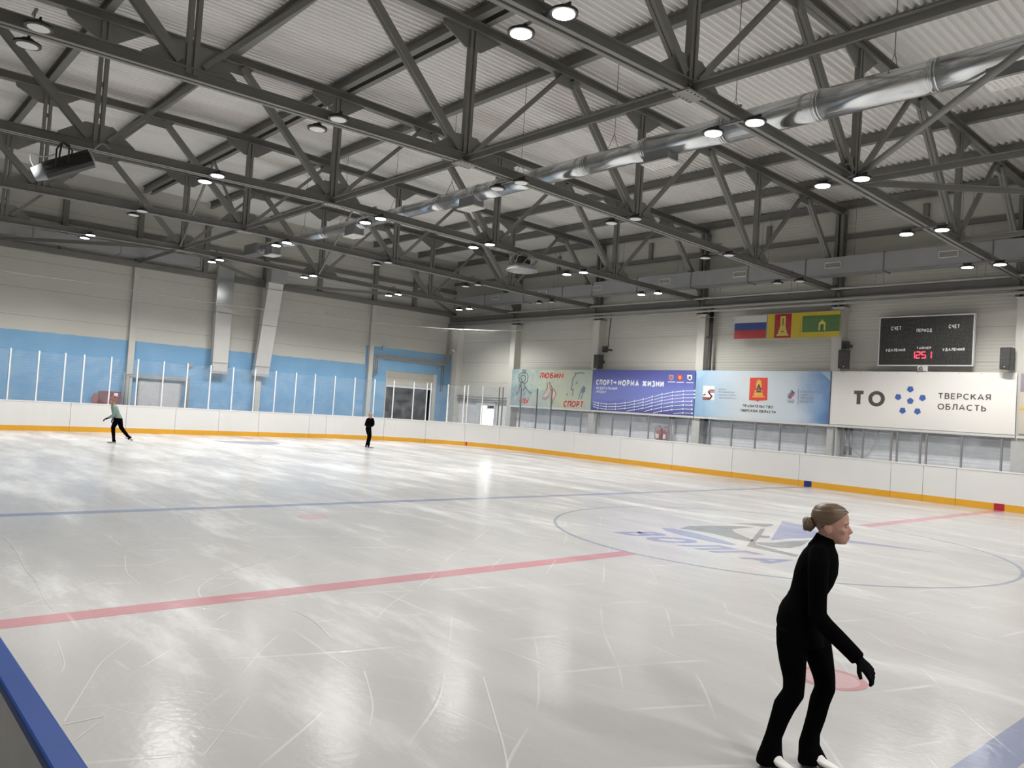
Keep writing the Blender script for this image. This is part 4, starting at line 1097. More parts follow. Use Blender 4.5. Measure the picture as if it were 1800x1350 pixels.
for k, bd in enumerate(('ОЛИМПИЙСКИЙ', 'СОВЕТ', 'ТВЕРСКОЙ', 'ОБЛАСТИ')):
    s3.text(bd, (1366-3*k, 344+40*k), ((1632, 1464, 1530, 1516)[k], (356, 386, 428, 468)[k]), 26, 'p_mid', b, 0.0)
s3.flat([[(1620,86),(1738,86),(1735,200)], [(95,80),(265,80),(120,190)]], 'p_navy' if False else 'p_pale', b, 'corner_facets', 0.003)
# --- banner 4
b = banner(6.05, 0.10, 2.28, 4.23, 'b4', 'white banner with grey letters and six blue pentagons, rightmost of the four')
s4 = Sheet([(65, 66), (1752, 74), (1705, 636), (30, 545)], 6.05, 0.10, 2.28, 4.23, YBN)
s4.text('ТО', (236, 380), (536, 388), 138, 'p_grey', b, 0.035)
s4.text('ТВЕРСКАЯ', (1022, 314), (1502, 328), 54, 'p_grey', b, 0.008)
s4.text('ОБЛАСТЬ', (1016, 410), (1456, 427), 54, 'p_grey', b, 0.008)
pg = []
for x, y, up in ((775,228,0),(662,299,0),(884,306,0),(771,335,1),(699,422,0),(834,428,0)):
    u, v = s4(x, y); r = 0.118
    a0 = PI/2 if up else -PI/2
    pg.append([(u + r*math.cos(a0 + 2*PI*k/5), v + r*math.sin(a0 + 2*PI*k/5)) for k in range(5)])
flat(pg, s4.frame, 'p_blue', b, 'blue_pentagons', 0.006)
gr = []
for k in range(9):
    u = 0.4 + k*0.65; gr.append(circ2(u, 1.90, 0.016, 10))
flat(gr, s4.frame, 'pipe_paint', b, 'eyelets', 0.006)
# next banner, cut by the right photo edge
b = banner(0.0, -5.0, 2.28, 4.20, flat_mat('print_mauve', (150, 138, 150)), 'banner with mauve top cut off by the right photo edge')
flat([[(0.0,0.05),(5.0,0.05),(5.0,1.35),(0.0,1.35)]], ((0.0, YBN, 2.28), (-1,0,0), (0,0,1), (0,1,0)), flat_mat('print_cream', (206, 196, 182)), b, 'cream_panel')
flat([[(0.0,0.86),(5.0,0.80),(5.0,0.72),(0.0,0.78)]], ((0.0, YBN, 2.28), (-1,0,0), (0,0,1), (0,1,0)), 'p_gold', b, 'orange_stripe', 0.008)

# rails that carry the banners
for i, (a, c) in enumerate(((23.85, 17.95), (17.93, 12.03), (12.0, 6.08), (6.06, 0.08), (0.05, -5.0))):
    mb = MB(); mb.box(c, a, -14.53, -14.475, 2.185, 2.262); mb.box(c, a, -14.56, -14.53, 2.19, 2.21)
    for e in (a-0.3, (a+c)/2, c+0.3): mb.box(e-0.03, e+0.03, -15.0, -14.53, 2.19, 2.23)
    tag(mb.build('banner_rail', 'cap_white'), 'white rail below the %s banner from the left' % ORD[i], 'rail', 'banner rails')

# flags
FL = [(10.25, 8.80, 5.48, 6.42), (8.78, 7.37, 5.48, 6.45), (7.35, 5.83, 5.50, 6.46)]
f = tag(MB().box(FL[0][1], FL[0][0], -14.44, -14.43, 5.49, 6.44).build('flag', flat_mat('flag_white', (196, 194, 190))), 'white, blue and red striped flag on the wall', 'flag', 'wall flags')
fr = ((FL[0][0], -14.43, 5.49), (-1,0,0), (0,0,1), (0,1,0))
flat([[(0.01,0.36),(1.44,0.36),(1.44,0.66),(0.01,0.66)]], fr, flat_mat('flag_blue', (46, 62, 132)), f, 'blue_stripe')
flat([[(0.01,0.02),(1.44,0.02),(1.44,0.36),(0.01,0.36)]], fr, flat_mat('flag_red', (172, 44, 46)), f, 'red_stripe')
fy = flat_mat('flag_yellow', (196, 172, 40)); M['p_gold2'] = flat_mat('flag_gold', (204, 190, 84))
f = tag(MB().box(7.37, 8.77, -14.44, -14.43, 5.49, 6.44).build('flag', fy), 'yellow and crimson flag with a golden throne', 'flag', 'wall flags')
fr = ((8.77, -14.43, 5.49), (-1,0,0), (0,0,1), (0,1,0))
flat([[(0.32,0.02),(1.02,0.02),(1.02,0.95),(0.32,0.95)]], fr, flat_mat('flag_crimson', (156, 30, 44)), f, 'crimson_field')
flat([[(0.56,0.46),(0.78,0.46),(0.78,0.86),(0.56,0.86)],[(0.53,0.36),(0.81,0.36),(0.79,0.45),(0.55,0.45)],[(0.48,0.19),(0.86,0.19),(0.82,0.35),(0.52,0.35)],[(0.40,0.10),(0.94,0.10),(0.88,0.18),(0.46,0.18)]], fr, 'p_gold2', f, 'golden_throne', 0.006)
flat([[(0.60,0.24),(0.74,0.24),(0.74,0.29),(0.60,0.29)],[(0.64,0.50),(0.70,0.50),(0.70,0.78),(0.64,0.78)]], fr, flat_mat('flag_shade', (120, 110, 40)), f, 'throne_shading', 0.009)
f = tag(MB().box(5.83, 7.36, -14.44, -14.43, 5.50, 6.46).build('flag', fy), 'green flag with yellow borders and a small gate emblem', 'flag', 'wall flags')
fr = ((7.36, -14.43, 5.50), (-1,0,0), (0,0,1), (0,1,0))
flat([[(0.06,0.20),(1.52,0.20),(1.52,0.82),(0.06,0.82)]], fr, flat_mat('flag_green', (72, 112, 60)), f, 'green_field')
flat([[(0.72,0.25),(0.78,0.25),(0.78,0.46),(0.85,0.50),(0.92,0.46),(0.92,0.25),(0.98,0.25),(0.98,0.54),(0.87,0.62),(0.85,0.68),(0.83,0.62),(0.72,0.54)]], fr, 'p_gold2', f, 'gate_emblem', 0.006)
mb = MB(); mb.tube([(12.0, -14.52, 6.47), (10.3, -14.435, 6.445), (5.8, -14.435, 6.465), (5.78, -14.56, 6.47)], 0.012, 6); tag(mb.build('flag_line', 'pipe_paint'), 'thin line the three flags hang from', 'cord')

# scoreboard
sb = thing('scoreboard', 'black scoreboard with white words and a red timer', 'scoreboard', (4.42, -14.62, 4.47))
W_, H_ = 2.99, 1.66
MB().box(-W_, 0, -0.10, 0.04, 0.0, H_).build('cabinet', 'black', sb)
mb = MB(); t_ = 0.035
mb.box(-W_-t_, t_, -0.09, 0.055, -t_, 0); mb.box(-W_-t_, t_, -0.09, 0.055, H_, H_+t_); mb.box(0, t_, -0.09, 0.055, 0, H_); mb.box(-W_-t_, -W_, -0.09, 0.055, 0, H_)
mb.build('frame', 'alu', sb)
FS = ((0, 0.04, 0), (-1, 0, 0), (0, 0, 1), (0, 1, 0))
ss = Sheet([(460, 106), (1318, 66), (1312, 536), (455, 536)], W_, 0, 0, H_, 0)
ss.frame = FS
M['sb_word'] = flat_mat('scoreboard_word', (226, 228, 230))
for bd, a, q, cap in (('СЧЕТ', (558, 218), (652, 215), 38), ('ПЕРИОД', (792, 234), (934, 230), 32), ('СЧЕТ', (1086, 197), (1190, 194), 36), ('УДАЛЕНИЯ', (514, 414), (694, 411), 27), ('ТАЙМЕР', (796, 391), (934, 388), 22), ('УДАЛЕНИЯ', (1036, 407), (1240, 404), 27)):
    ss.text(bd, a, q, cap, 'sb_word', sb, 0.035)
def seg(x, segs):
    u0, u1, z0, z1 = x, x+0.155, 0.222, 0.462; zm = (z0+z1)/2; tt = 0.030
    D = {'a': [(u0+.02, z1-tt), (u1-.02, z1-tt), (u1-.02, z1), (u0+.02, z1)], 'd': [(u0+.02, z0), (u1-.02, z0), (u1-.02, z0+tt), (u0+.02, z0+tt)], 'g': [(u0+.02, zm-tt/2), (u1-.02, zm-tt/2), (u1-.02, zm+tt/2), (u0+.02, zm+tt/2)],
         'f': [(u0, zm+.01), (u0+tt, zm+.01), (u0+tt, z1-.01), (u0, z1-.01)], 'e': [(u0, z0+.01), (u0+tt, z0+.01), (u0+tt, zm-.01), (u0, zm-.01)], 'b': [(u1-tt, zm+.01), (u1, zm+.01), (u1, z1-.01), (u1-tt, z1-.01)], 'c': [(u1-tt, z0+.01), (u1, z0+.01), (u1, zm-.01), (u1-tt, zm-.01)]}
    return [D[k] for k in segs]
for x, sg in ((1.055, 'bc'), (1.235, 'abged'), (1.415, 'afgcd'), (1.60, 'bc')):
    flat(seg(x, sg), FS, 'red_digit', sb, 'timer_digit', 0.006)
cm = thing('security_camera', 'small white dome camera below the scoreboard', 'camera', (2.94, -14.47, 4.33))
mb = MB(); mb.box(-0.13, 0.13, -0.1, 0.0, -0.06, 0.08); mb.box(-0.16, 0.16, -0.12, -0.1, -0.08, 0.1); mb.build('mount', 'white_paint', cm)
MB().ball((0, 0.04, 0.0), 0.075, 16).build('dome', 'alu_dark', cm)

# loudspeakers
def speaker(loc, rz, label, wdt=0.36, h=0.66, d=0.33):
    t = thing('loudspeaker', label, 'loudspeaker', loc, rz, None)
    mb = MB()
    pts = [(-wdt/2, d*0.5), (wdt/2, d*0.5), (wdt*0.36, -d*0.5), (-wdt*0.36, -d*0.5)]
    mb.poly([(x, y, 0) for x, y in pts], (0, 0, h)); c = mb.build('cabinet', 'black', t)
    bv = c.modifiers.new('soft_edge', 'BEVEL'); bv.width = 0.02; bv.segments = 2
    mb = MB(); mb.box(-wdt*0.44, wdt*0.44, d*0.5, d*0.5+0.014, 0.03, h-0.03); mb.build('grille', 'black_mesh', t)
    mb = MB(); mb.disc((0, d*0.5+0.014, 0.07), 0.016, 0.006, 12, axis=1); mb.build('badge', 'alu', t)
    mb = MB(); mb.box(-0.05, 0.05, -d*0.5-0.16, -d*0.5+0.01, h*0.4, h*0.6); mb.build('bracket', 'black', t)
    return t
speaker((17.44, -14.30, 4.25), -0.1, 'black loudspeaker above the indigo banner', 0.40, 0.66)
speaker((5.52, -14.30, 4.30), 0.25, 'black loudspeaker on the column left of the scoreboard', 0.40, 0.68)
speaker((0.32, -14.30, 4.31), -0.25, 'black loudspeaker right of the scoreboard', 0.34, 0.68)
for x, z, lb in ((17.28, 5.05, 'small black wall box above the loudspeaker over the indigo banner'), (5.62, 5.05, 'small black wall box above the loudspeaker left of the scoreboard')):
    mb = MB(); mb.box(x-0.11, x+0.11, -14.6, -14.42, z, z+0.28); mb.box(x-0.04, x+0.04, -15.0, -14.6, z+0.1, z+0.18)
    mb.ball((x, -14.42, z+0.12), (0.07, 0.05, 0.08), 10)
    tag(mb.build('wall_box', 'black'), lb, 'wall box', None)
mb = MB(); mb.tube([(17.2, -14.62, 5.3), (17.2, -14.65, 6.0), (17.18, -14.7, 6.9)], 0.022, 6)
tag(mb.build('cable', 'black'), 'black cable down to the wall box over the indigo banner', 'cable')
mb = MB(); mb.tube([(11.55, -14.7, 0.0), (11.55, -14.7, 7.0)], 0.085, 14)
for z in (1.5, 3.4, 5.62): mb.tube([(11.55, -14.7, z), (11.55, -14.7, z+0.06)], 0.095, 14); mb.box(11.5, 11.755, -14.75, -14.69, z, z+0.05)
tag(mb.build('drain_pipe', 'black'), 'black vertical drain pipe beside the column left of the flags', 'pipe')

# pipes along the banner wall
def pipe(pts, r, m, label, n=10, name='pipe', clips=()):
    mb = MB(); mb.tube(pts, r, n)
    for c in clips: mb.tube([(c, pts[0][1], pts[0][2]-r*1.25), (c+0.04, pts[0][1], pts[0][2]+r*1.25)], r*0.4, 6)
    return tag(mb.build(name, m), label, 'pipe')
pipe([(29.6, -14.5, 6.90), (-6, -14.5, 6.90)], 0.062, 'pipe_paint', 'upper of the two long grey pipes along the banner wall')
pipe([(29.6, -14.45, 6.74), (-6, -14.45, 6.74)], 0.055, 'pipe_paint', 'lower of the two long grey pipes along the banner wall')
pp = pipe([(29.0, -14.1, 7.22), (-6, -14.1, 7.22)], 0.045, 'pipe_paint', 'thin grey pipe hung in front of the wall beam')
for i, x in enumerate((24, 20.6, 17.4, 14.2, 10.8, 7.4, 4.2, 1.0)):
    mb = MB(); mb.tube([(x, -14.1, 7.27), (x, -14.1, 7.64)], 0.007, 5); mb.tube([(x+0.25, -14.1, 7.27), (x+0.25, -14.1, 7.64)], 0.007, 5); mb.beam((x-0.12, -14.1, 7.17), (x+0.37, -14.1, 7.17), 0.03, 0.02)
    mb.build('pipe_hanger', 'steel', pp)
for k, (z, r) in enumerate(((2.64, 0.05), (2.50, 0.045), (2.40, 0.03))):
    pipe([(29.7, -14.86, z), (24.35, -14.86, z)], r, 'pipe_paint', 'dark pipe over the bright side door, %s from the top' % ORD[k])
for k, (x, lb) in enumerate(((12.95, 'left'), (12.75, 'right'))):
    pipe([(x+0.5, -14.75, -0.05), (x+0.5, -14.75, 2.17)], 0.05, 'pipe_paint', '%s of the two short grey pipes above the red fire extinguishers' % lb)
for k, x in enumerate((5.55, 5.35)):
    pipe([(x, -14.75, 1.2), (x, -14.75, 2.17)], 0.05, 'alu_dark', '%s of two short pipes below the joint of the last two banners' % ('left', 'right')[k])
mb = MB(); mb.tube([(5.4, -14.72, 1.55)] + [(5.3-0.1*k, -14.65, 1.55 - 0.36*math.sin(PI*min(1, k/9.0)) + (0.62*(max(0, k-6)/4.0)**2 if k > 6 else 0)) for k in range(1, 11)], 0.012, 6); mb.box(5.40, 5.50, -15.0, -14.66, 1.5, 1.6)
tag(mb.build('cable', 'pipe_paint'), 'slack grey cable hanging below the white banner', 'cable')

# fire extinguishers behind the low shields
def extinguisher(loc, label):
    t = thing('fire_extinguisher', label, 'fire extinguisher', loc, 0, 'red fire extinguishers')
    mb = MB(); rings = []
    for r, z in ((0.13, 0.0), (0.15, 0.03), (0.15, 0.55), (0.13, 0.64), (0.06, 0.70), (0.045, 0.74)):
        rings.append([mb.bm.verts.new((r*math.cos(2*PI*k/18), r*math.sin(2*PI*k/18), z)) for k in range(18)])
    mb.skin(rings); mb.build('cylinder', 'red', t)
    mb = MB(); mb.box(-0.05, 0.05, -0.03, 0.03, 0.74, 0.80); mb.beam((0, 0, 0.80), (0.16, 0.05, 0.86), 0.03, 0.015); mb.build('valve', 'alu_dark', t)
    mb = MB(); mb.tube([(0.0, 0.03, 0.77), (0.14, 0.1, 0.72), (0.18, 0.12, 0.45), (0.15, 0.1, 0.2)], 0.016, 8); mb.build('hose', 'black', t)
    mb = MB(); mb.box(-0.07, 0.07, 0.145, 0.156, 0.25, 0.45); mb.build('paper_label', 'p_halo', t)
    return t
mb = MB(); mb.box(12.9, 13.95, -14.45, -13.98, -0.05, 0.95); tag(mb.build('wooden_box', mat('grey_box', (0.3, 0.3, 0.3), 0.6)), 'grey box that the red fire extinguishers stand on', 'box')
extinguisher((13.55, -14.22, 0.951), 'red fire extinguisher behind the shields, left of the pair')
extinguisher((13.18, -14.22, 0.951), 'red fire extinguisher behind the shields, right of the pair')

# side door with daylight
d1 = struct(MB().box(25.55, 27.15, -15.0, -14.94, -0.05, 2.36).build('door_1', 'alu'), 'light side door with two bright glass panes in the far corner', 'door')
mb = MB(); mb.box(26.26, 26.76, -14.94, -14.93, 0.2, 2.14); mb.build('door_pane', 'daylight_warm', d1)
mb = MB(); mb.box(25.68, 26.16, -14.94, -14.93, 0.2, 1.98); mb.build('door_pane', 'daylight', d1)
mb = MB(); mb.box(25.68, 26.16, -14.94, -14.925, 2.0, 2.16); mb.build('dark_transom', 'black', d1)
mb = MB()
for a, c in ((27.10, 27.18), (26.18, 26.24), (25.52, 25.60)): mb.box(a, c, -14.94, -14.90, -0.05, 2.38)
mb.box(25.52, 27.18, -14.94, -14.90, 2.32, 2.40); mb.build('door_frame', 'alu', d1)

# ================================================================== END WALL
# pipes framing the roller door, up into the corner
for k in range(3):
    o_ = 0.085*k
    pts = [(29.9, -9.62-o_*1.4, 3.3+0.1*k), (29.9, -9.62-o_*1.4, 4.52-o_), (29.9, -9.70-o_*1.4, 4.60-o_), (29.9, -14.62+o_, 4.55-o_), (29.9, -14.72+o_, 4.62-o_), (29.9, -14.74+o_, 6.9)]
    pipe(pts, 0.035, 'pipe_paint', 'grey conduit bent round the roller door, %s from outside' % ORD[k], 8)
for k in range(2):
    pipe([(29.9, -14.3-0.12*k, 2.8), (29.9, -14.3-0.12*k, 4.35)], 0.03, 'steel', 'short dark conduit right of the roller door, %s' % ('left one', 'right one')[k], 8)
# roller door bay
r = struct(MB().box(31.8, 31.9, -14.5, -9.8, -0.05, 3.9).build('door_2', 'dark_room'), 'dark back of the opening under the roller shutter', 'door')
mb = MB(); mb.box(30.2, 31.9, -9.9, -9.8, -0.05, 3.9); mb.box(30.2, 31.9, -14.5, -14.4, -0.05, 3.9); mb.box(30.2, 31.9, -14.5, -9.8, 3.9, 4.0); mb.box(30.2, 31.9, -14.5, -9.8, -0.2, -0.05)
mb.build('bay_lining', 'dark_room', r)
mb = MB(); mb.box(31.74, 31.8, -10.9, -10.35, 1.45, 2.2); mb.build('warm_lit_patch', 'warm_light', r)  # warm light at the back of the bay, painted as an orange plate
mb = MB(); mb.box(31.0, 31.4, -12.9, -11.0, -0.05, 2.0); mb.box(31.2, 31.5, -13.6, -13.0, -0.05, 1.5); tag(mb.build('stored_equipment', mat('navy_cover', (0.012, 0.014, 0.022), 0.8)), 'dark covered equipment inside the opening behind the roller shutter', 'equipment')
sh = thing('roller_shutter', 'half raised cream roller shutter over the dark opening', 'roller shutter')
mb = MB(); mb.box(29.98, 30.06, -13.74, -10.56, 2.95, 3.36); mb.build('shutter_curtain', 'shutter', sh)
mb = MB(); mb.box(29.96, 30.1, -13.74, -10.56, 3.36, 3.77); mb.build('shutter_box', mat('beige_shutter_box', (0.42, 0.4, 0.35), 0.5), sh)
mb = MB(); mb.box(29.95, 30.07, -13.74, -10.56, 2.86, 2.95); mb.build('bottom_bar', 'alu', sh)
mb = MB(); mb.box(29.93, 30.05, -13.98, -13.74, -0.05, 3.78); mb.box(29.97, 30.03, -10.56, -10.50, -0.05, 3.78); mb.build('guide_rail', 'col_paint', sh)
# spotted grey door with pipe surround behind the left shields
dd = struct(MB().box(29.93, 30.0, 0.72, 2.50, -0.05, 2.25).build('door_3', 'door_grey'), 'spotted pale grey double door in the blue wall behind the shields', 'door')
mb = MB(); mb.box(29.92, 29.94, 1.60, 1.62, -0.05, 2.25); mb.box(29.90, 29.94, 0.66, 0.72, -0.05, 2.31); mb.box(29.90, 29.94, 2.50, 2.56, -0.05, 2.31); mb.box(29.90, 29.94, 0.66, 2.56, 2.25, 2.31); mb.build('door_frame', 'pipe_paint', dd)
for k in range(3):
    o_ = 0.10*k
    pipe([(29.77, 3.20-o_, 0.0), (29.77, 3.20-o_, 2.50-o_*.5), (29.77, 0.36+o_*.6, 2.50-o_*.5), (29.77, 0.36+o_*.6, 0.0)], 0.035, 'pipe_paint', 'grey pipe framing the spotted double door, %s from outside' % ORD[k], 8)
hc = thing('hose_cabinet', 'dark red fire hose cabinet on the blue wall behind the skater in mint', 'cabinet', (29.88, 3.72, 1.0))
MB().box(-0.12, 0.1, -0.42, 0.42, 0.0, 0.68).build('body', 'red', hc)
mb = MB(); mb.box(-0.135, -0.12, -0.40, 0.40, 0.02, 0.66); d = mb.build('door', mat('dark_red_paint', (0.2, 0.02, 0.025), 0.4), hc)
MB().box(-0.14, -0.135, -0.30, -0.14, 0.48, 0.62).build('white_sign', 'p_white', d)
mb = MB(); mb.ball((-0.02, 0.56, 0.3), (0.06, 0.14, 0.3), 12); mb.build('hose_roll', 'p_brown', hc)
mb = MB(); mb.disc((29.9, -0.15+0.5, 3.15), 0.13, 0.06, 20, axis=0); tag(mb.build('alarm_bell', 'p_mid'), 'round grey bell on the blue wall above the spotted door', 'bell')
for i, (y, z, rr_) in enumerate(((-2.3, 6.55, 0.11), (-6.6, 6.45, 0.12), (-12.8, 6.6, 0.12))):
    mb = MB(); mb.disc((29.96, y, z), rr_, 0.03, 20, axis=0); mb.disc((29.94, y, z), rr_*0.7, 0.03, 20, axis=0)
    tag(mb.build('vent_cap', 'col_paint'), 'round pale vent cap high on the end wall, %s from the left' % ORD[i], 'vent', 'round vent caps')
for i, (y, z, hh) in enumerate(((-10.2, 4.9, 0.24), (-14.1, 4.08, 0.14))):
    mb = MB(); mb.box(29.9, 29.98, y-0.1, y+0.1, z, z+hh); tag(mb.build('junction_box', 'sticker'), 'small grey blue junction box %s the roller door' % ('above left of', 'right of')[i], 'box')
mb = MB(); mb.tube([(28.98, -14.52, 5.35), (28.98, -14.35, 5.35)], 0.04, 8); mb.ball((28.95, -14.3, 5.3), 0.12, 12)
tag(mb.build('wall_horn', 'pipe_paint'), 'small grey horn on the cream corner column', 'horn')

# ------------------------------------------------------------------ safety net round the far end
NP = []
NP += [((CX + (RC+0.15)*math.cos(a*PI/180), CY + (RC+0.15)*math.sin(a*PI/180)), 6.02) for a in (60, 45, 30, 15)]
NP += [((XE+0.15, y), 6.08 - 0.12*math.sin(PI*(5.7-y)/11.4)) for y in (5.7, 3.0, 0.0, -3.0, -5.7)]
NP += [((CX + (RC+0.15)*math.cos(a*PI/180), -CY + (RC+0.15)*math.sin(a*PI/180)), 6.05) for a in (-15, -30, -45, -60, -75, -90)]
NP += [((x, -HW-0.15), 5.98 + 0.08*abs(math.sin(x*PI/6))) for x in (17.5, 14.5, 11.5, 8.5, 5.5, 2.5, -0.5, -3.5, -6.0)]
me = bpy.data.meshes.new('safety_net'); vs, fs, uvs = [], [], []
d = 0.0
for i, ((x, y), z) in enumerate(NP):
    if i: d += math.hypot(x - NP[i-1][0][0], y - NP[i-1][0][1])
    zb = 3.15 if i < 15 else 2.14
    vs += [(x, y, zb), (x, y, z)]; uvs += [(d, zb), (d, z)]
    if i: fs.append((2*i-2, 2*i, 2*i+1, 2*i-1))
me.from_pydata(vs, [], fs)
ul = me.uv_layers.new(name='metres')
for lp in me.loops: ul.data[lp.index].uv = uvs[lp.vertex_index]
me.materials.append(M['net'])
net = bpy.data.objects.new('safety_net', me); COL.objects.link(net)
tag(net, 'fine white safety netting hung above the shields round the far end', 'net', None, 'stuff')
mb = MB(); mb.tube([(x, y, z) for (x, y), z in NP[:16]], 0.011, 6)
mb.build('top_cord', 'net_wire', net)

# ------------------------------------------------------------------ devices hung in the roof
pj = thing('stage_projector', 'black finned projector with pale ends hung under the third truss from the end wall', 'projector', (11.7, 9.70, 6.74), 0.0)
a = Vector((0.20, 0.55, -0.30)); d = a.normalized()
mb = MB()
prof = [(-0.17, -0.12), (-0.10, -0.19), (0.10, -0.19), (0.17, -0.12), (0.17, 0.08), (0.10, 0.17), (-0.10, 0.17), (-0.17, 0.08)]
sd = d.cross(Vector((0,0,1))).normalized(); up = sd.cross(d)
rings = [[mb.bm.verts.new(a*t + sd*(x*1.05) + up*z) for x, z in prof] for t in (-0.85, 0.62)]
mb.skin(rings)
for f in mb.bm.faces: f.smooth = False
mb.build('housing', 'black', pj)
for e, nm, t0, t1 in ((1, 'front_cap', 0.62, 0.98), (-1, 'rear_cap', -0.92, -0.85)):
    mb = MB(); k = 0.92 if e > 0 else 0.85
    rings = [[mb.bm.verts.new(a*t + sd*(x*s_*1.05) + up*(z*s_)) for x, z in prof] for t, s_ in ((t0, k), (t1, k*0.78))]
    mb.skin(rings); mb.build(nm, 'p_mid' if e > 0 else 'col_paint', pj)
mb = MB()
for s_ in (-1, 1):
    for zz in (-0.1, 0.0, 0.1): mb.beam(a*-0.8 + sd*(s_*0.185) + up*zz, a*0.58 + sd*(s_*0.185) + up*zz, 0.012, 0.025)
mb.build('side_fins', 'black', pj)
mb = MB()
for t_ in (-0.15, 0.25):
    mb.tube([a*t_ + sd*0.19, a*t_ + sd*0.19 + Vector((0,0,0.36)), Vector((0.45, 0, 0.62))], 0.018, 6); mb.tube([a*t_ - sd*0.19, a*t_ - sd*0.19 + Vector((0,0,0.36)), Vector((0.45, 0, 0.62))], 0.018, 6)
mb.build('yoke', 'black', pj)
mb = MB(); mb.tube(smooth([(-0.1,-0.2,0.2), (0.1,-0.5,0.45), (0.3,-0.75,0.75), (0.42,-0.95,0.72), (0.45,-1.2,0.62)], 6), 0.016, 6); mb.build('power_cord', 'p_mid', pj)
mb = MB(); mb.tube(smooth([(0.2,0.5,-0.2), (0.15,0.62,0.0), (0.2,0.6,0.15), (0.1,0.4,0.1), (0.0,0.2,0.2)], 6), 0.014, 6); mb.build('white_cord', 'net_wire', pj)

ds = thing('light_cluster', 'round dark disco light rig with loose cables hung by the wall duct', 'stage light', (12.0, -4.15, 6.72))
mb = MB(); rings = []
for r_, z in ((0.10, -0.02), (0.42, 0.0), (0.52, 0.08), (0.50, 0.14), (0.3, 0.24), (0.12, 0.30)):
    rings.append([mb.bm.verts.new((r_*math.cos(2*PI*k/28), r_*math.sin(2*PI*k/28), z)) for k in range(28)])
mb.skin(rings); mb.build('dish', 'alu_dark', ds)
mb = MB(); mb.tube([(0.52*math.cos(2*PI*k/28), 0.52*math.sin(2*PI*k/28), 0.05) for k in range(29)], 0.02, 6, False); mb.build('rim', 'pipe_paint', ds)
mb = MB(); mb.box(-0.12, 0.12, -0.14, 0.14, 0.28, 0.52); mb.box(0.15, 0.35, -0.5, -0.25, 0.3, 0.5); mb.build('control_box', 'black', ds)
mb = MB(); mb.tube([(0, 0, 0.5), (0.1, 0, 0.75)], 0.02, 6)
for k in range(8):
    t0 = k*0.8; mb.tube(smooth([(0.35*math.cos(t0), 0.35*math.sin(t0), 0.2), (0.45*math.cos(t0+.4), 0.45*math.sin(t0+.4), 0.42), (0.2*math.cos(t0+.9), 0.3*math.sin(t0+.9), 0.6), (0.1, -0.1+0.05*k, 0.72)], 5), 0.011, 5)
mb.build('loose_cables', 'pipe_paint', ds)

# ================================================================== PEOPLE
def remesh(mb, voxel, smooth_it=3):
    bmesh.ops.recalc_face_normals(mb.bm, faces=mb.bm.faces[:])
    me = bpy.data.meshes.new('tmp'); mb.bm.to_mesh(me); mb.bm.free()
    ob = bpy.data.objects.new('tmp', me); COL.objects.link(ob)
    r = ob.modifiers.new('r', 'REMESH'); r.mode = 'VOXEL'; r.voxel_size = voxel; r.use_smooth_shade = True
    if smooth_it:
        s_ = ob.modifiers.new('s', 'SMOOTH'); s_.factor = 0.5; s_.iterations = smooth_it
    dg = bpy.context.evaluated_depsgraph_get()
    out = bpy.data.meshes.new_from_object(ob.evaluated_get(dg))
    COL.objects.unlink(ob); bpy.data.objects.remove(ob); bpy.data.meshes.remove(me)
    for f in out.polygons: f.use_smooth = True
    return out
def mesh_obj(name, me, m, parent=None):
    me.name = name; me.materials.clear(); me.materials.append(M[m])
    o = bpy.data.objects.new(name, me); COL.objects.link(o)
    if parent is not None: o.parent = parent
    return o
US = 1.0      # sideways scale of the figure being built
def hslices(rows, grow=0.0, w0=0.0, us=None):
    """rows (z, u_back, u_front, half depth[, depth centre]) -> horizontal elliptic sections"""
    out = []
    for r in rows:
        z, a, b, hw = r[:4]; wc = r[4] if len(r) > 4 else w0
        k = US if us is None else us; a, b = a*k, b*k
        out.append(((( a+b)/2, wc, z), ((b-a)/2 + grow, 0, 0), (0, hw + grow, 0)))
    return out
def limb(P, R, grow=0.0, flat_=1.0, us=None):
    """tapered limb along points P with radii R"""
    k_ = US if us is None else us
    P = [Vector((p[0]*k_, p[1], p[2])) for p in P]; out = []; pa = None
    for i, p in enumerate(P):
        d = (P[min(i+1, len(P)-1)] - P[max(i-1, 0)]).normalized()
        a = d.cross(Vector((0, 1, 0))) if pa is None else pa - d*pa.dot(d)
        if a.length < 1e-3: a = d.cross(Vector((1, 0, 0)))
        a.normalize(); pa = a; b = d.cross(a)
        out.append((p, a*(R[i]+grow), b*(R[i]*flat_+grow)))
    return out
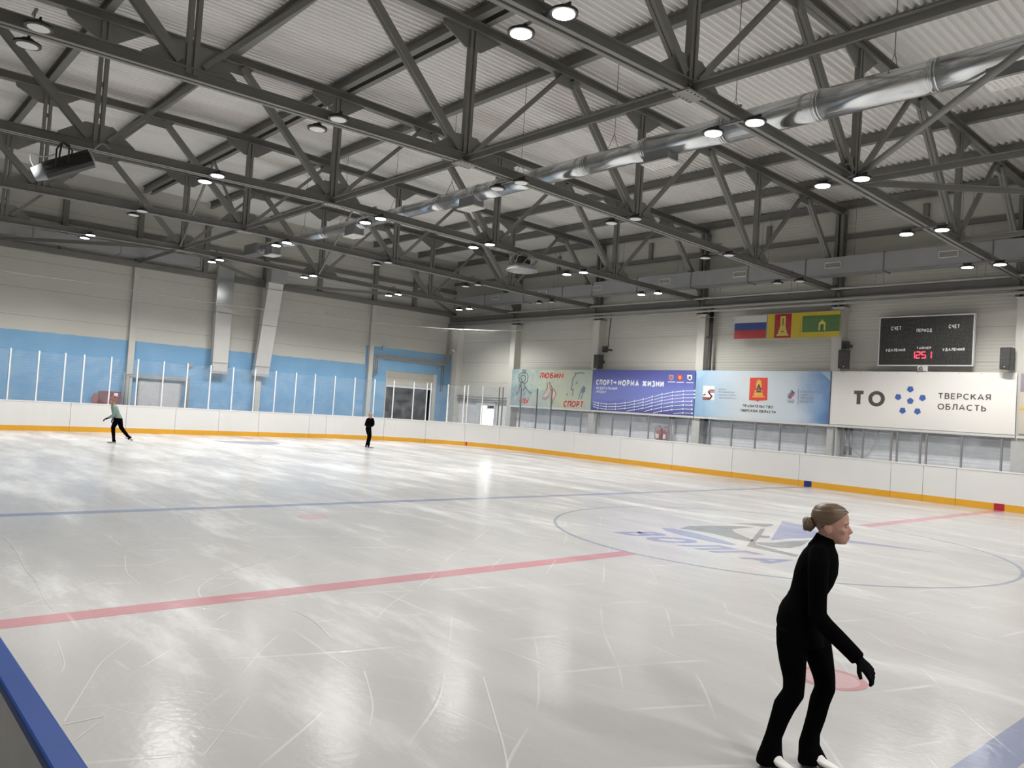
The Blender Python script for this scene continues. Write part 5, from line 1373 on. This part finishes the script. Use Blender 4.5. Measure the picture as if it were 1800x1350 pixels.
def hand(mb, wrist, d, side, curl_dir, s=1.0, grow=0.0):
    """palm, five fingers of unequal length and a thumb set at the side of the palm"""
    d = Vector(d).normalized(); side = Vector(side); side = (side - d*side.dot(d)).normalized(); nrm = Vector(curl_dir); nrm = (nrm - d*nrm.dot(d) - side*nrm.dot(side)).normalized()
    W = Vector((wrist[0]*US, wrist[1], wrist[2]))
    mb.loft([(W - d*0.02*s, side*(0.026*s+grow), nrm*(0.020*s+grow)), (W + d*0.02*s, side*(0.030*s+grow), nrm*(0.018*s+grow)), (W + d*0.055*s, side*(0.040*s+grow), nrm*(0.016*s+grow)), (W + d*0.088*s, side*(0.038*s+grow), nrm*(0.013*s+grow))], 14)
    for k, (off, ln) in enumerate(((-0.030, 0.060), (-0.010, 0.074), (0.011, 0.070), (0.030, 0.055))):
        b = W + d*(0.078*s) + side*(off*s*1.05)
        c1 = math.radians(14 + 6*k); c2 = math.radians(42 + 8*k)
        p1 = b + (d*math.cos(c1) + nrm*math.sin(c1) + side*(off*1.2))*ln*0.5*s
        p2 = p1 + (d*math.cos(c2) + nrm*math.sin(c2) + side*(off*0.6))*ln*0.3*s
        p3 = p2 + (d*math.cos(c2+0.45) + nrm*math.sin(c2+0.45))*ln*0.28*s
        mb.loft(limb([b - d*0.012*s, p1, p2, p3], [0.0095*s, 0.0088*s, 0.008*s, 0.006*s], grow*0.7, 1.0, 1.0), 8)
    b = W + d*0.022*s - side*0.028*s
    p1 = b + (d*0.6 - side*0.75 + nrm*0.35).normalized()*0.036*s; p2 = p1 + (d*0.85 - side*0.25 + nrm*0.4).normalized()*0.034*s
    mb.loft(limb([b + side*0.012*s, b, p1, p2], [0.013*s, 0.012*s, 0.010*s, 0.007*s], grow*0.7, 1.0, 1.0), 8)

HEAD = [(-0.006, 0.044, 0.092, 0.022), (0.006, 0.020, 0.105, 0.036), (0.022, -0.002, 0.111, 0.047), (0.042, -0.022, 0.116, 0.055), (0.070, -0.044, 0.118, 0.063), (0.100, -0.062, 0.116, 0.070),
        (0.130, -0.078, 0.122, 0.074), (0.160, -0.086, 0.122, 0.077), (0.190, -0.078, 0.110, 0.071), (0.214, -0.056, 0.078, 0.056), (0.230, -0.018, 0.040, 0.028)]
def head_into(mb, T):
    """head in its own frame: +x is the face, z=0 the chin, z=0.235 the crown; T places it"""
    h = MB()
    h.loft(hslices(HEAD, us=1.0), 26)
    h.loft([((0.110, 0, 0.112), (0.012, 0, 0), (0, 0.011, 0)), ((0.122, 0, 0.095), (0.010, 0, 0), (0, 0.010, 0)), ((0.134, 0, 0.073), (0.011, 0, 0), (0, 0.014, 0)), ((0.132, 0, 0.062), (0.012, 0, 0), (0, 0.017, 0)), ((0.112, 0, 0.056), (0.012, 0, 0), (0, 0.016, 0))], 12)   # nose
    h.ball((0.113, 0, 0.040), (0.013, 0.023, 0.008), 12); h.ball((0.109, 0, 0.026), (0.013, 0.021, 0.008), 12)      # lips
    h.ball((0.098, 0, 0.006), (0.017, 0.022, 0.013), 12)                                                              # chin
    for s in (-1, 1):
        h.ball((0.104, s*0.033, 0.120), (0.016, 0.026, 0.007), 12)     # brow ridge
        h.ball((0.080, s*0.042, 0.078), (0.030, 0.022, 0.020), 12)     # cheek bone
        h.ball((-0.002, s*0.073, 0.085), (0.022, 0.009, 0.032), 12); h.ball((0.004, s*0.071, 0.062), (0.012, 0.008, 0.012), 10)   # ear
    bmesh.ops.transform(h.bm, matrix=T, verts=h.bm.verts)
    me = bpy.data.meshes.new('t'); h.bm.to_mesh(me); h.bm.free(); mb.bm.from_mesh(me); bpy.data.meshes.remove(me)
def face_parts(T, parent, hair_m, bun, voxel=0.007):
    for s in (-1, 1):
        e = MB(); e.ball((0.1035, s*0.033, 0.099), (0.008, 0.012, 0.0032), 12); bmesh.ops.transform(e.bm, matrix=T, verts=e.bm.verts); e.build('eye', 'eye', parent)
        e = MB(); e.tube([(0.1185, s*0.014, 0.121), (0.1175, s*0.034, 0.127), (0.104, s*0.054, 0.121)], [0.003, 0.0042, 0.002], 6); bmesh.ops.transform(e.bm, matrix=T, verts=e.bm.verts); e.build('eyebrow', 'brow', parent)
    e = MB(); e.ball((0.118, 0, 0.039), (0.011, 0.020, 0.006), 12); e.ball((0.114, 0, 0.027), (0.011, 0.018, 0.0065), 12); bmesh.ops.transform(e.bm, matrix=T, verts=e.bm.verts); e.build('lips', 'lip', parent)
    # hair cap: the skull grown a little, cut along the hairline
    fine = []
    for (A, B) in zip(HEAD[4:], HEAD[5:]):
        for k in range(12):
            t = k/12; fine.append(tuple(a + (b-a)*t for a, b in zip(A, B)))
    fine.append(HEAD[-1])
    hb = MB(); n = 96; rings = []
    for z, a, b, hw in fine:
        g = 0.009
        rings.append([hb.bm.verts.new(((a+b)/2 + ((b-a)/2+g)*math.cos(2*PI*k/n), (hw+g)*math.sin(2*PI*k/n), z + (0.006 if z > 0.2 else 0))) for k in range(n)])
    hb.skin(rings)
    def line(z):      # hairline: largest x that still carries hair at height z
        P = [(0.065, -0.058), (0.080, -0.040), (0.100, -0.020), (0.115, 0.018), (0.130, 0.048), (0.150, 0.075), (0.170, 0.098), (0.183, 0.112), (0.188, 0.4)]
        for (z0, x0), (z1, x1) in zip(P, P[1:]):
            if z <= z1: return x0 + (x1-x0)*(z-z0)/(z1-z0)
        return 1
    kill = [v for v in hb.bm.verts if v.co.x > line(v.co.z)]
    bmesh.ops.delete(hb.bm, geom=kill, context='VERTS')
    lo = [f for f in hb.bm.faces if f.normal.z < -0.9]
    bmesh.ops.delete(hb.bm, geom=lo, context='FACES')
    bmesh.ops.recalc_face_normals(hb.bm, faces=hb.bm.faces[:])
    bmesh.ops.solidify(hb.bm, geom=hb.bm.faces[:], thickness=0.012)
    bmesh.ops.transform(hb.bm, matrix=T, verts=hb.bm.verts)
    hr = hb.build('hair', hair_m, parent, True)
    if bun:
        c, r = Vector(bun[0]), bun[1]
        b = MB(); b.ball(c, (r*0.85, r*0.9, r*0.9), 16)
        for k in range(7):
            t0 = k*0.9; b.tube([c + Vector((r*0.35*math.sin(t0*2) - 0.2*r, r*0.72*math.cos(t0 + q*0.45), r*0.72*math.sin(t0 + q*0.45)))*1.0 for q in range(6)], [r*0.2, r*0.3, r*0.33, r*0.33, r*0.28, r*0.15], 8)
        b.tube([c + Vector((0, 0, 0)), c + Vector((r*1.6, 0, r*0.3))], [r*0.5, r*0.4], 10)
        me = remesh(b, 0.006, 1); me.transform(T)
        mesh_obj('hair_bun', me, hair_m, hr)

def skate(parent, ankle, yaw, pitch=0.0, s=1.0):
    """white figure skate: boot > sole, blade. ankle = point above the heel at ice level + blade; local x is the toe"""
    T = Matrix.Translation(Vector((ankle[0]*US, ankle[1], ankle[2]))) @ Matrix.Rotation(yaw, 4, 'Z') @ Matrix.Rotation(pitch, 4, 'Y') @ Matrix.Scale(s, 4)
    mb = MB()
    mb.loft([((0.0, 0, 0.18), (0.030, 0, 0), (0, 0.028, 0)), ((0.0, 0, 0.14), (0.032, 0, 0), (0, 0.030, 0)), ((0.004, 0, 0.105), (0.042, 0, 0.006), (0, 0.034, 0)), ((0.030, 0, 0.080), (0.072, 0, -0.014), (0, 0.040, 0)), ((0.075, 0, 0.065), (0.130, 0, -0.012), (0, 0.040, 0)), ((0.078, 0, 0.050), (0.130, 0, -0.012), (0, 0.036, 0))], 18)
    bmesh.ops.transform(mb.bm, matrix=T, verts=mb.bm.verts)
    b = mb.build('skate', 'boot', parent, True)
    mb = MB(); mb.box(-0.055, 0.012, -0.026, 0.026, 0.028, 0.056); mb.loft([((0.13, 0, 0.030), (0.085, 0, 0), (0, 0.034, 0)), ((0.13, 0, 0.048), (0.085, 0, -0.006), (0, 0.036, 0))], 16); mb.box(0.0, 0.08, -0.018, 0.018, 0.036, 0.05)
    bmesh.ops.transform(mb.bm, matrix=T, verts=mb.bm.verts); mb.build('skate_sole', 'sole', b)
    mb = MB()
    mb.poly([(x, -0.002, z) for x, z in ((-0.085, 0.006), (-0.06, 0.0), (0.06, -0.002), (0.19, 0.003), (0.215, 0.014), (0.205, 0.022), (-0.08, 0.013))], (0, 0.004, 0))
    for x0, x1 in ((-0.05, -0.015), (0.10, 0.16)): mb.box(x0, x1, -0.003, 0.003, 0.01, 0.034)
    bmesh.ops.transform(mb.bm, matrix=T, verts=mb.bm.verts); mb.build('skate_blade', 'blade', b)

def person(loc, label, spec):
    """one continuous body, then clothes, hair, gloves and skates as its children"""
    global US
    ray = math.atan2(loc[1] - CAM.y, loc[0] - CAM.x); US = math.cos(ray - YAW); rz = ray - PI/2
    vx = spec.get('voxel', 0.012)
    body = MB()
    body.loft(hslices(spec['torso'], -0.006), 22)
    for P, R in spec['legs']: body.loft(limb(P, R, -0.006), 16)
    for P, R in spec['arms']: body.loft(limb(P, R, -0.006), 14)
    body.loft(limb(*spec['neck']), 16)
    T = Matrix.Translation(Vector((spec['head'][0]*US, spec['head'][1], spec['head'][2]))) @ Matrix.Rotation(spec['face'], 4, 'Z') @ Matrix.Rotation(spec.get('nod', 0), 4, 'Y') @ Matrix.Scale(spec.get('hs', 1.0), 4)
    head_into(body, T)
    for hd in spec['hands']: hand(body, *hd, grow=-0.0035)
    root = mesh_obj('person', remesh(body, vx, 2), 'skin')
    root.location = loc; root.rotation_euler = (0, 0, rz)
    tag(root, label, 'person')
    face_parts(T, root, spec['hair'], spec.get('bun'))
    c = MB(); c.loft(hslices(spec['top'], 0.004), 24)
    for P, R in spec['arms']: c.loft(limb(P, R, 0.006), 14)
    if spec.get('collar'): c.loft(limb(*spec['collar']), 18)
    mesh_obj('jacket', remesh(c, vx, 2), spec['top_m'], root)
    c = MB()
    c.loft(hslices(spec['hips'], 0.003), 24)
    for P, R in spec['trousers']: c.loft(limb(P, R, 0.004), 16)
    mesh_obj('leggings', remesh(c, vx, 2), 'black_cloth', root)
    for hd in spec['hands']:
        g = MB(); hand(g, *hd, grow=0.0035); mesh_obj('glove', remesh(g, 0.0036, 1), 'glove', root)
    for sk in spec['skates']: skate(root, *sk)
    return root

# --- the skater in front, gliding to the right with bent knees
NEAR = -0.075; FAR = 0.075
LA = [(-0.06, NEAR, 0.86), (-0.055, NEAR, 0.76), (-0.048, NEAR, 0.655), (-0.034, NEAR, 0.56), (-0.034, NEAR, 0.475), (-0.086, NEAR, 0.385), (-0.112, NEAR, 0.30), (-0.140, NEAR, 0.20), (-0.150, NEAR, 0.12)]
RA = [0.092, 0.090, 0.075, 0.062, 0.060, 0.060, 0.051, 0.046, 0.060]
LB = [(0.055, FAR, 0.86), (0.085, FAR, 0.76), (0.118, FAR, 0.66), (0.148, FAR, 0.56), (0.157, FAR, 0.49), (0.130, FAR, 0.41), (0.112, FAR, 0.31), (0.088, FAR, 0.216), (0.078, FAR, 0.14)]
RB = [0.090, 0.088, 0.075, 0.062, 0.057, 0.056, 0.052, 0.048, 0.058]
TORSO = [(0.80, -0.125, 0.125, 0.135), (0.88, -0.160, 0.105, 0.160), (0.95, -0.150, 0.110, 0.158), (1.00, -0.128, 0.116, 0.145), (1.07, -0.088, 0.135, 0.122), (1.13, -0.076, 0.170, 0.128), (1.20, -0.066, 0.194, 0.138),
         (1.27, -0.046, 0.196, 0.152), (1.32, -0.020, 0.188, 0.150), (1.355, 0.010, 0.172, 0.110), (1.385, 0.045, 0.158, 0.065)]
ARM_N = ([(0.078, -0.060, 1.345), (0.076, -0.115, 1.325), (0.074, -0.155, 1.28), (0.076, -0.175, 1.20), (0.078, -0.182, 1.09), (0.085, -0.188, 0.985), (0.130, -0.190, 0.930), (0.215, -0.188, 0.862), (0.30, -0.184, 0.792), (0.328, -0.182, 0.765)],
         [0.044, 0.050, 0.054, 0.053, 0.048, 0.046, 0.046, 0.044, 0.041, 0.040])
ARM_F = ([(0.078, 0.060, 1.345), (0.076, 0.115, 1.325), (0.074, 0.155, 1.28), (0.060, 0.175, 1.20), (0.045, 0.180, 1.10), (0.025, 0.185, 0.995), (0.020, 0.18, 0.90), (0.020, 0.17, 0.82), (0.02, 0.165, 0.77)],
         [0.044, 0.050, 0.054, 0.053, 0.048, 0.045, 0.042, 0.038, 0.035])
sp1 = dict(voxel=0.0085, torso=TORSO, legs=[(LA, [min(r*0.93, 0.11) for r in RA[:-1]] + [0.044]), (LB, [r*0.93 for r in RB[:-1]] + [0.044])], arms=[ARM_N, ARM_F],
    neck=([(0.085, 0, 1.31), (0.100, 0, 1.37), (0.118, 0, 1.43), (0.125, 0, 1.47)], [0.062, 0.054, 0.052, 0.054]),
    head=(0.122, 0, 1.388), face=0.0, nod=-0.04, hair='hair', bun=((-0.104, 0, 0.102), 0.046),
    hands=[((0.330, -0.182, 0.765), (0.72, -0.05, -0.69), (0.3, 0.8, 0.3), (-0.55, 0.1, -0.8), 1.12), ((0.02, 0.165, 0.765), (0.1, 0, -0.99), (0.1, -1.0, 0), (0.9, 0, -0.1), 1.0)],
    top=[(0.915, -0.155, 0.118, 0.165), (0.96, -0.150, 0.118, 0.164), (1.0, -0.132, 0.122, 0.150), (1.045, -0.100, 0.132, 0.135), (1.058, -0.098, 0.138, 0.134)] + TORSO[4:],
    collar=([(0.080, 0, 1.335), (0.098, 0, 1.375), (0.110, 0, 1.405), (0.116, 0, 1.425)], [0.078, 0.066, 0.062, 0.061]), top_m='black_cloth',
    hips=[(0.76, -0.135, 0.140, 0.150), (0.82, -0.150, 0.122, 0.160), (0.88, -0.164, 0.110, 0.164), (0.95, -0.152, 0.112, 0.160), (0.99, -0.13, 0.114, 0.146)],
    trousers=[(LA + [(-0.155, NEAR, 0.075), (-0.150, NEAR, 0.036)], RA + [0.072, 0.086]), (LB + [(0.092, FAR, 0.085), (0.104, FAR, 0.036)], RB + [0.071, 0.087])],
    skates=[((-0.150, NEAR-0.01, 0.002), -0.62), ((0.098, FAR-0.01, 0.002), -0.55)])
person((-5.30, 8.83, 0.0), 'young skater in black turtleneck and leggings gliding right in front, hair in a bun', sp1)

# --- the skater in mint, striding left before the end boards
T2 = [(0.80, -0.02, 0.215, 0.13), (0.87, -0.05, 0.235, 0.155), (0.93, -0.085, 0.215, 0.150), (1.00, -0.115, 0.165, 0.130), (1.08, -0.145, 0.125, 0.135), (1.16, -0.165, 0.090, 0.150), (1.24, -0.182, 0.055, 0.165), (1.29, -0.180, 0.010, 0.140), (1.32, -0.160, -0.050, 0.075)]
L2a = ([(0.06, -0.07, 0.86), (0.015, -0.07, 0.70), (-0.05, -0.07, 0.54), (-0.035, -0.07, 0.40), (-0.01, -0.07, 0.25), (0.0, -0.07, 0.14)], [0.095, 0.085, 0.068, 0.060, 0.050, 0.045])
L2b = ([(0.14, 0.07, 0.86), (0.175, 0.07, 0.72), (0.225, 0.07, 0.55), (0.33, 0.08, 0.42), (0.44, 0.09, 0.30), (0.50, 0.10, 0.235)], [0.095, 0.085, 0.068, 0.060, 0.050, 0.045])
sp2 = dict(voxel=0.013, torso=T2, legs=[L2a, L2b],
    arms=[([(-0.10, -0.06, 1.29), (-0.09, -0.12, 1.27), (-0.083, -0.16, 1.225), (-0.075, -0.18, 1.12), (-0.07, -0.20, 0.98), (-0.15, -0.20, 0.915), (-0.235, -0.19, 0.865)], [0.038, 0.046, 0.050, 0.049, 0.045, 0.042, 0.036]),
          ([(-0.10, 0.06, 1.29), (-0.09, 0.12, 1.27), (-0.07, 0.16, 1.225), (-0.02, 0.18, 1.12), (0.02, 0.20, 1.0), (-0.04, 0.19, 0.89), (-0.085, 0.18, 0.82)], [0.038, 0.046, 0.050, 0.049, 0.045, 0.042, 0.036])],
    neck=([(-0.10, 0, 1.27), (-0.115, 0, 1.34), (-0.125, 0, 1.42)], [0.058, 0.050, 0.052]), head=(-0.128, 0, 1.325), face=PI + 0.35, hs=1.02, hair='hair_red', bun=((-0.04, 0, 0.245), 0.060),
    hands=[((-0.24, -0.19, 0.862), (-0.93, 0, -0.36), (0.1, -1, 0.1), (0.3, 0.1, -0.9), 1.3), ((-0.09, 0.18, 0.815), (-0.35, 0, -0.93), (0, 1, 0), (0.9, 0, -0.3), 1.0)],
    top=[(0.865, -0.07, 0.245, 0.165)] + T2[2:], top_m='mint', hips=[(0.76, -0.03, 0.215, 0.15), (0.83, -0.06, 0.235, 0.165), (0.90, -0.075, 0.225, 0.155)],
    trousers=[(L2a[0] + [(0.01, -0.07, 0.09), (0.02, -0.07, 0.06)], L2a[1] + [0.062, 0.074]), (L2b[0] + [(0.545, 0.10, 0.20), (0.57, 0.10, 0.175)], L2b[1] + [0.062, 0.072])],
    skates=[((0.02, -0.07, 0.002), PI + 0.1), ((0.585, 0.10, 0.10), PI + 0.1, -0.42)])
person((21.453, 5.663, 0.0), 'skater in mint sweater and black trousers striding left near the end boards', sp2)

# --- the skater in black by the far corner, hands folded, facing the camera
T3 = [(0.80, -0.175, 0.035, 0.12), (0.86, -0.180, 0.045, 0.125), (0.93, -0.165, 0.050, 0.115), (1.00, -0.150, 0.065, 0.105), (1.08, -0.145, 0.090, 0.110), (1.16, -0.150, 0.110, 0.115), (1.22, -0.140, 0.112, 0.105), (1.26, -0.100, 0.080, 0.080), (1.285, -0.06, 0.045, 0.055)]
L3a = ([(-0.115, 0, 0.86), (-0.08, 0, 0.70), (-0.03, -0.02, 0.53), (-0.045, 0.03, 0.36), (-0.085, 0.09, 0.20), (-0.10, 0.10, 0.12)], [0.085, 0.078, 0.062, 0.055, 0.047, 0.045])
L3b = ([(-0.035, -0.02, 0.86), (-0.01, -0.06, 0.70), (0.025, -0.09, 0.52), (0.01, -0.05, 0.36), (-0.01, -0.01, 0.20), (-0.005, 0.0, 0.12)], [0.085, 0.078, 0.062, 0.055, 0.047, 0.045])
sp3 = dict(voxel=0.013, torso=T3, legs=[L3a, L3b],
    arms=[([(-0.06, 0, 1.262), (-0.105, 0, 1.242), (-0.14, 0, 1.20), (-0.175, -0.01, 1.10), (-0.205, -0.02, 0.97), (-0.14, -0.11, 0.95), (-0.07, -0.16, 0.945)], [0.034, 0.042, 0.046, 0.045, 0.042, 0.038, 0.034]),
          ([(0.03, 0, 1.265), (0.07, 0, 1.248), (0.10, 0, 1.21), (0.125, -0.01, 1.12), (0.138, -0.02, 1.01), (0.085, -0.11, 0.955), (0.03, -0.16, 0.93)], [0.034, 0.042, 0.046, 0.045, 0.042, 0.038, 0.034])],
    neck=([(-0.01, 0, 1.22), (-0.012, -0.01, 1.28), (-0.018, -0.015, 1.37)], [0.056, 0.047, 0.05]), head=(-0.018, -0.02, 1.275), face=-PI/2 + 0.2, hs=0.98, hair='hair_blond', bun=((-0.11, 0, 0.15), 0.04),
    hands=[((-0.065, -0.165, 0.944), (0.95, -0.2, -0.1), (0, 0, 1), (0.1, 0.9, 0), 0.95), ((0.025, -0.165, 0.928), (-0.95, -0.25, -0.05), (0, 0, 1), (0, 0.9, 0), 0.95)],
    top=[(0.86, -0.182, 0.05, 0.13)] + T3[2:], top_m='black_cloth', hips=[(0.75, -0.175, 0.045, 0.12), (0.82, -0.182, 0.045, 0.13), (0.89, -0.178, 0.05, 0.125)],
    trousers=[(L3a[0] + [(-0.10, 0.10, 0.08), (-0.098, 0.10, 0.055)], L3a[1] + [0.052, 0.06]), (L3b[0] + [(0.0, 0.0, 0.08), (0.005, 0.0, 0.055)], L3b[1] + [0.052, 0.06])],
    skates=[((-0.10, 0.10, 0.002), -0.5), ((0.0, 0.0, 0.002), -0.35)])
person((21.389, -4.421, 0.0), 'skater all in black with hands folded, near the far corner boards', sp3)
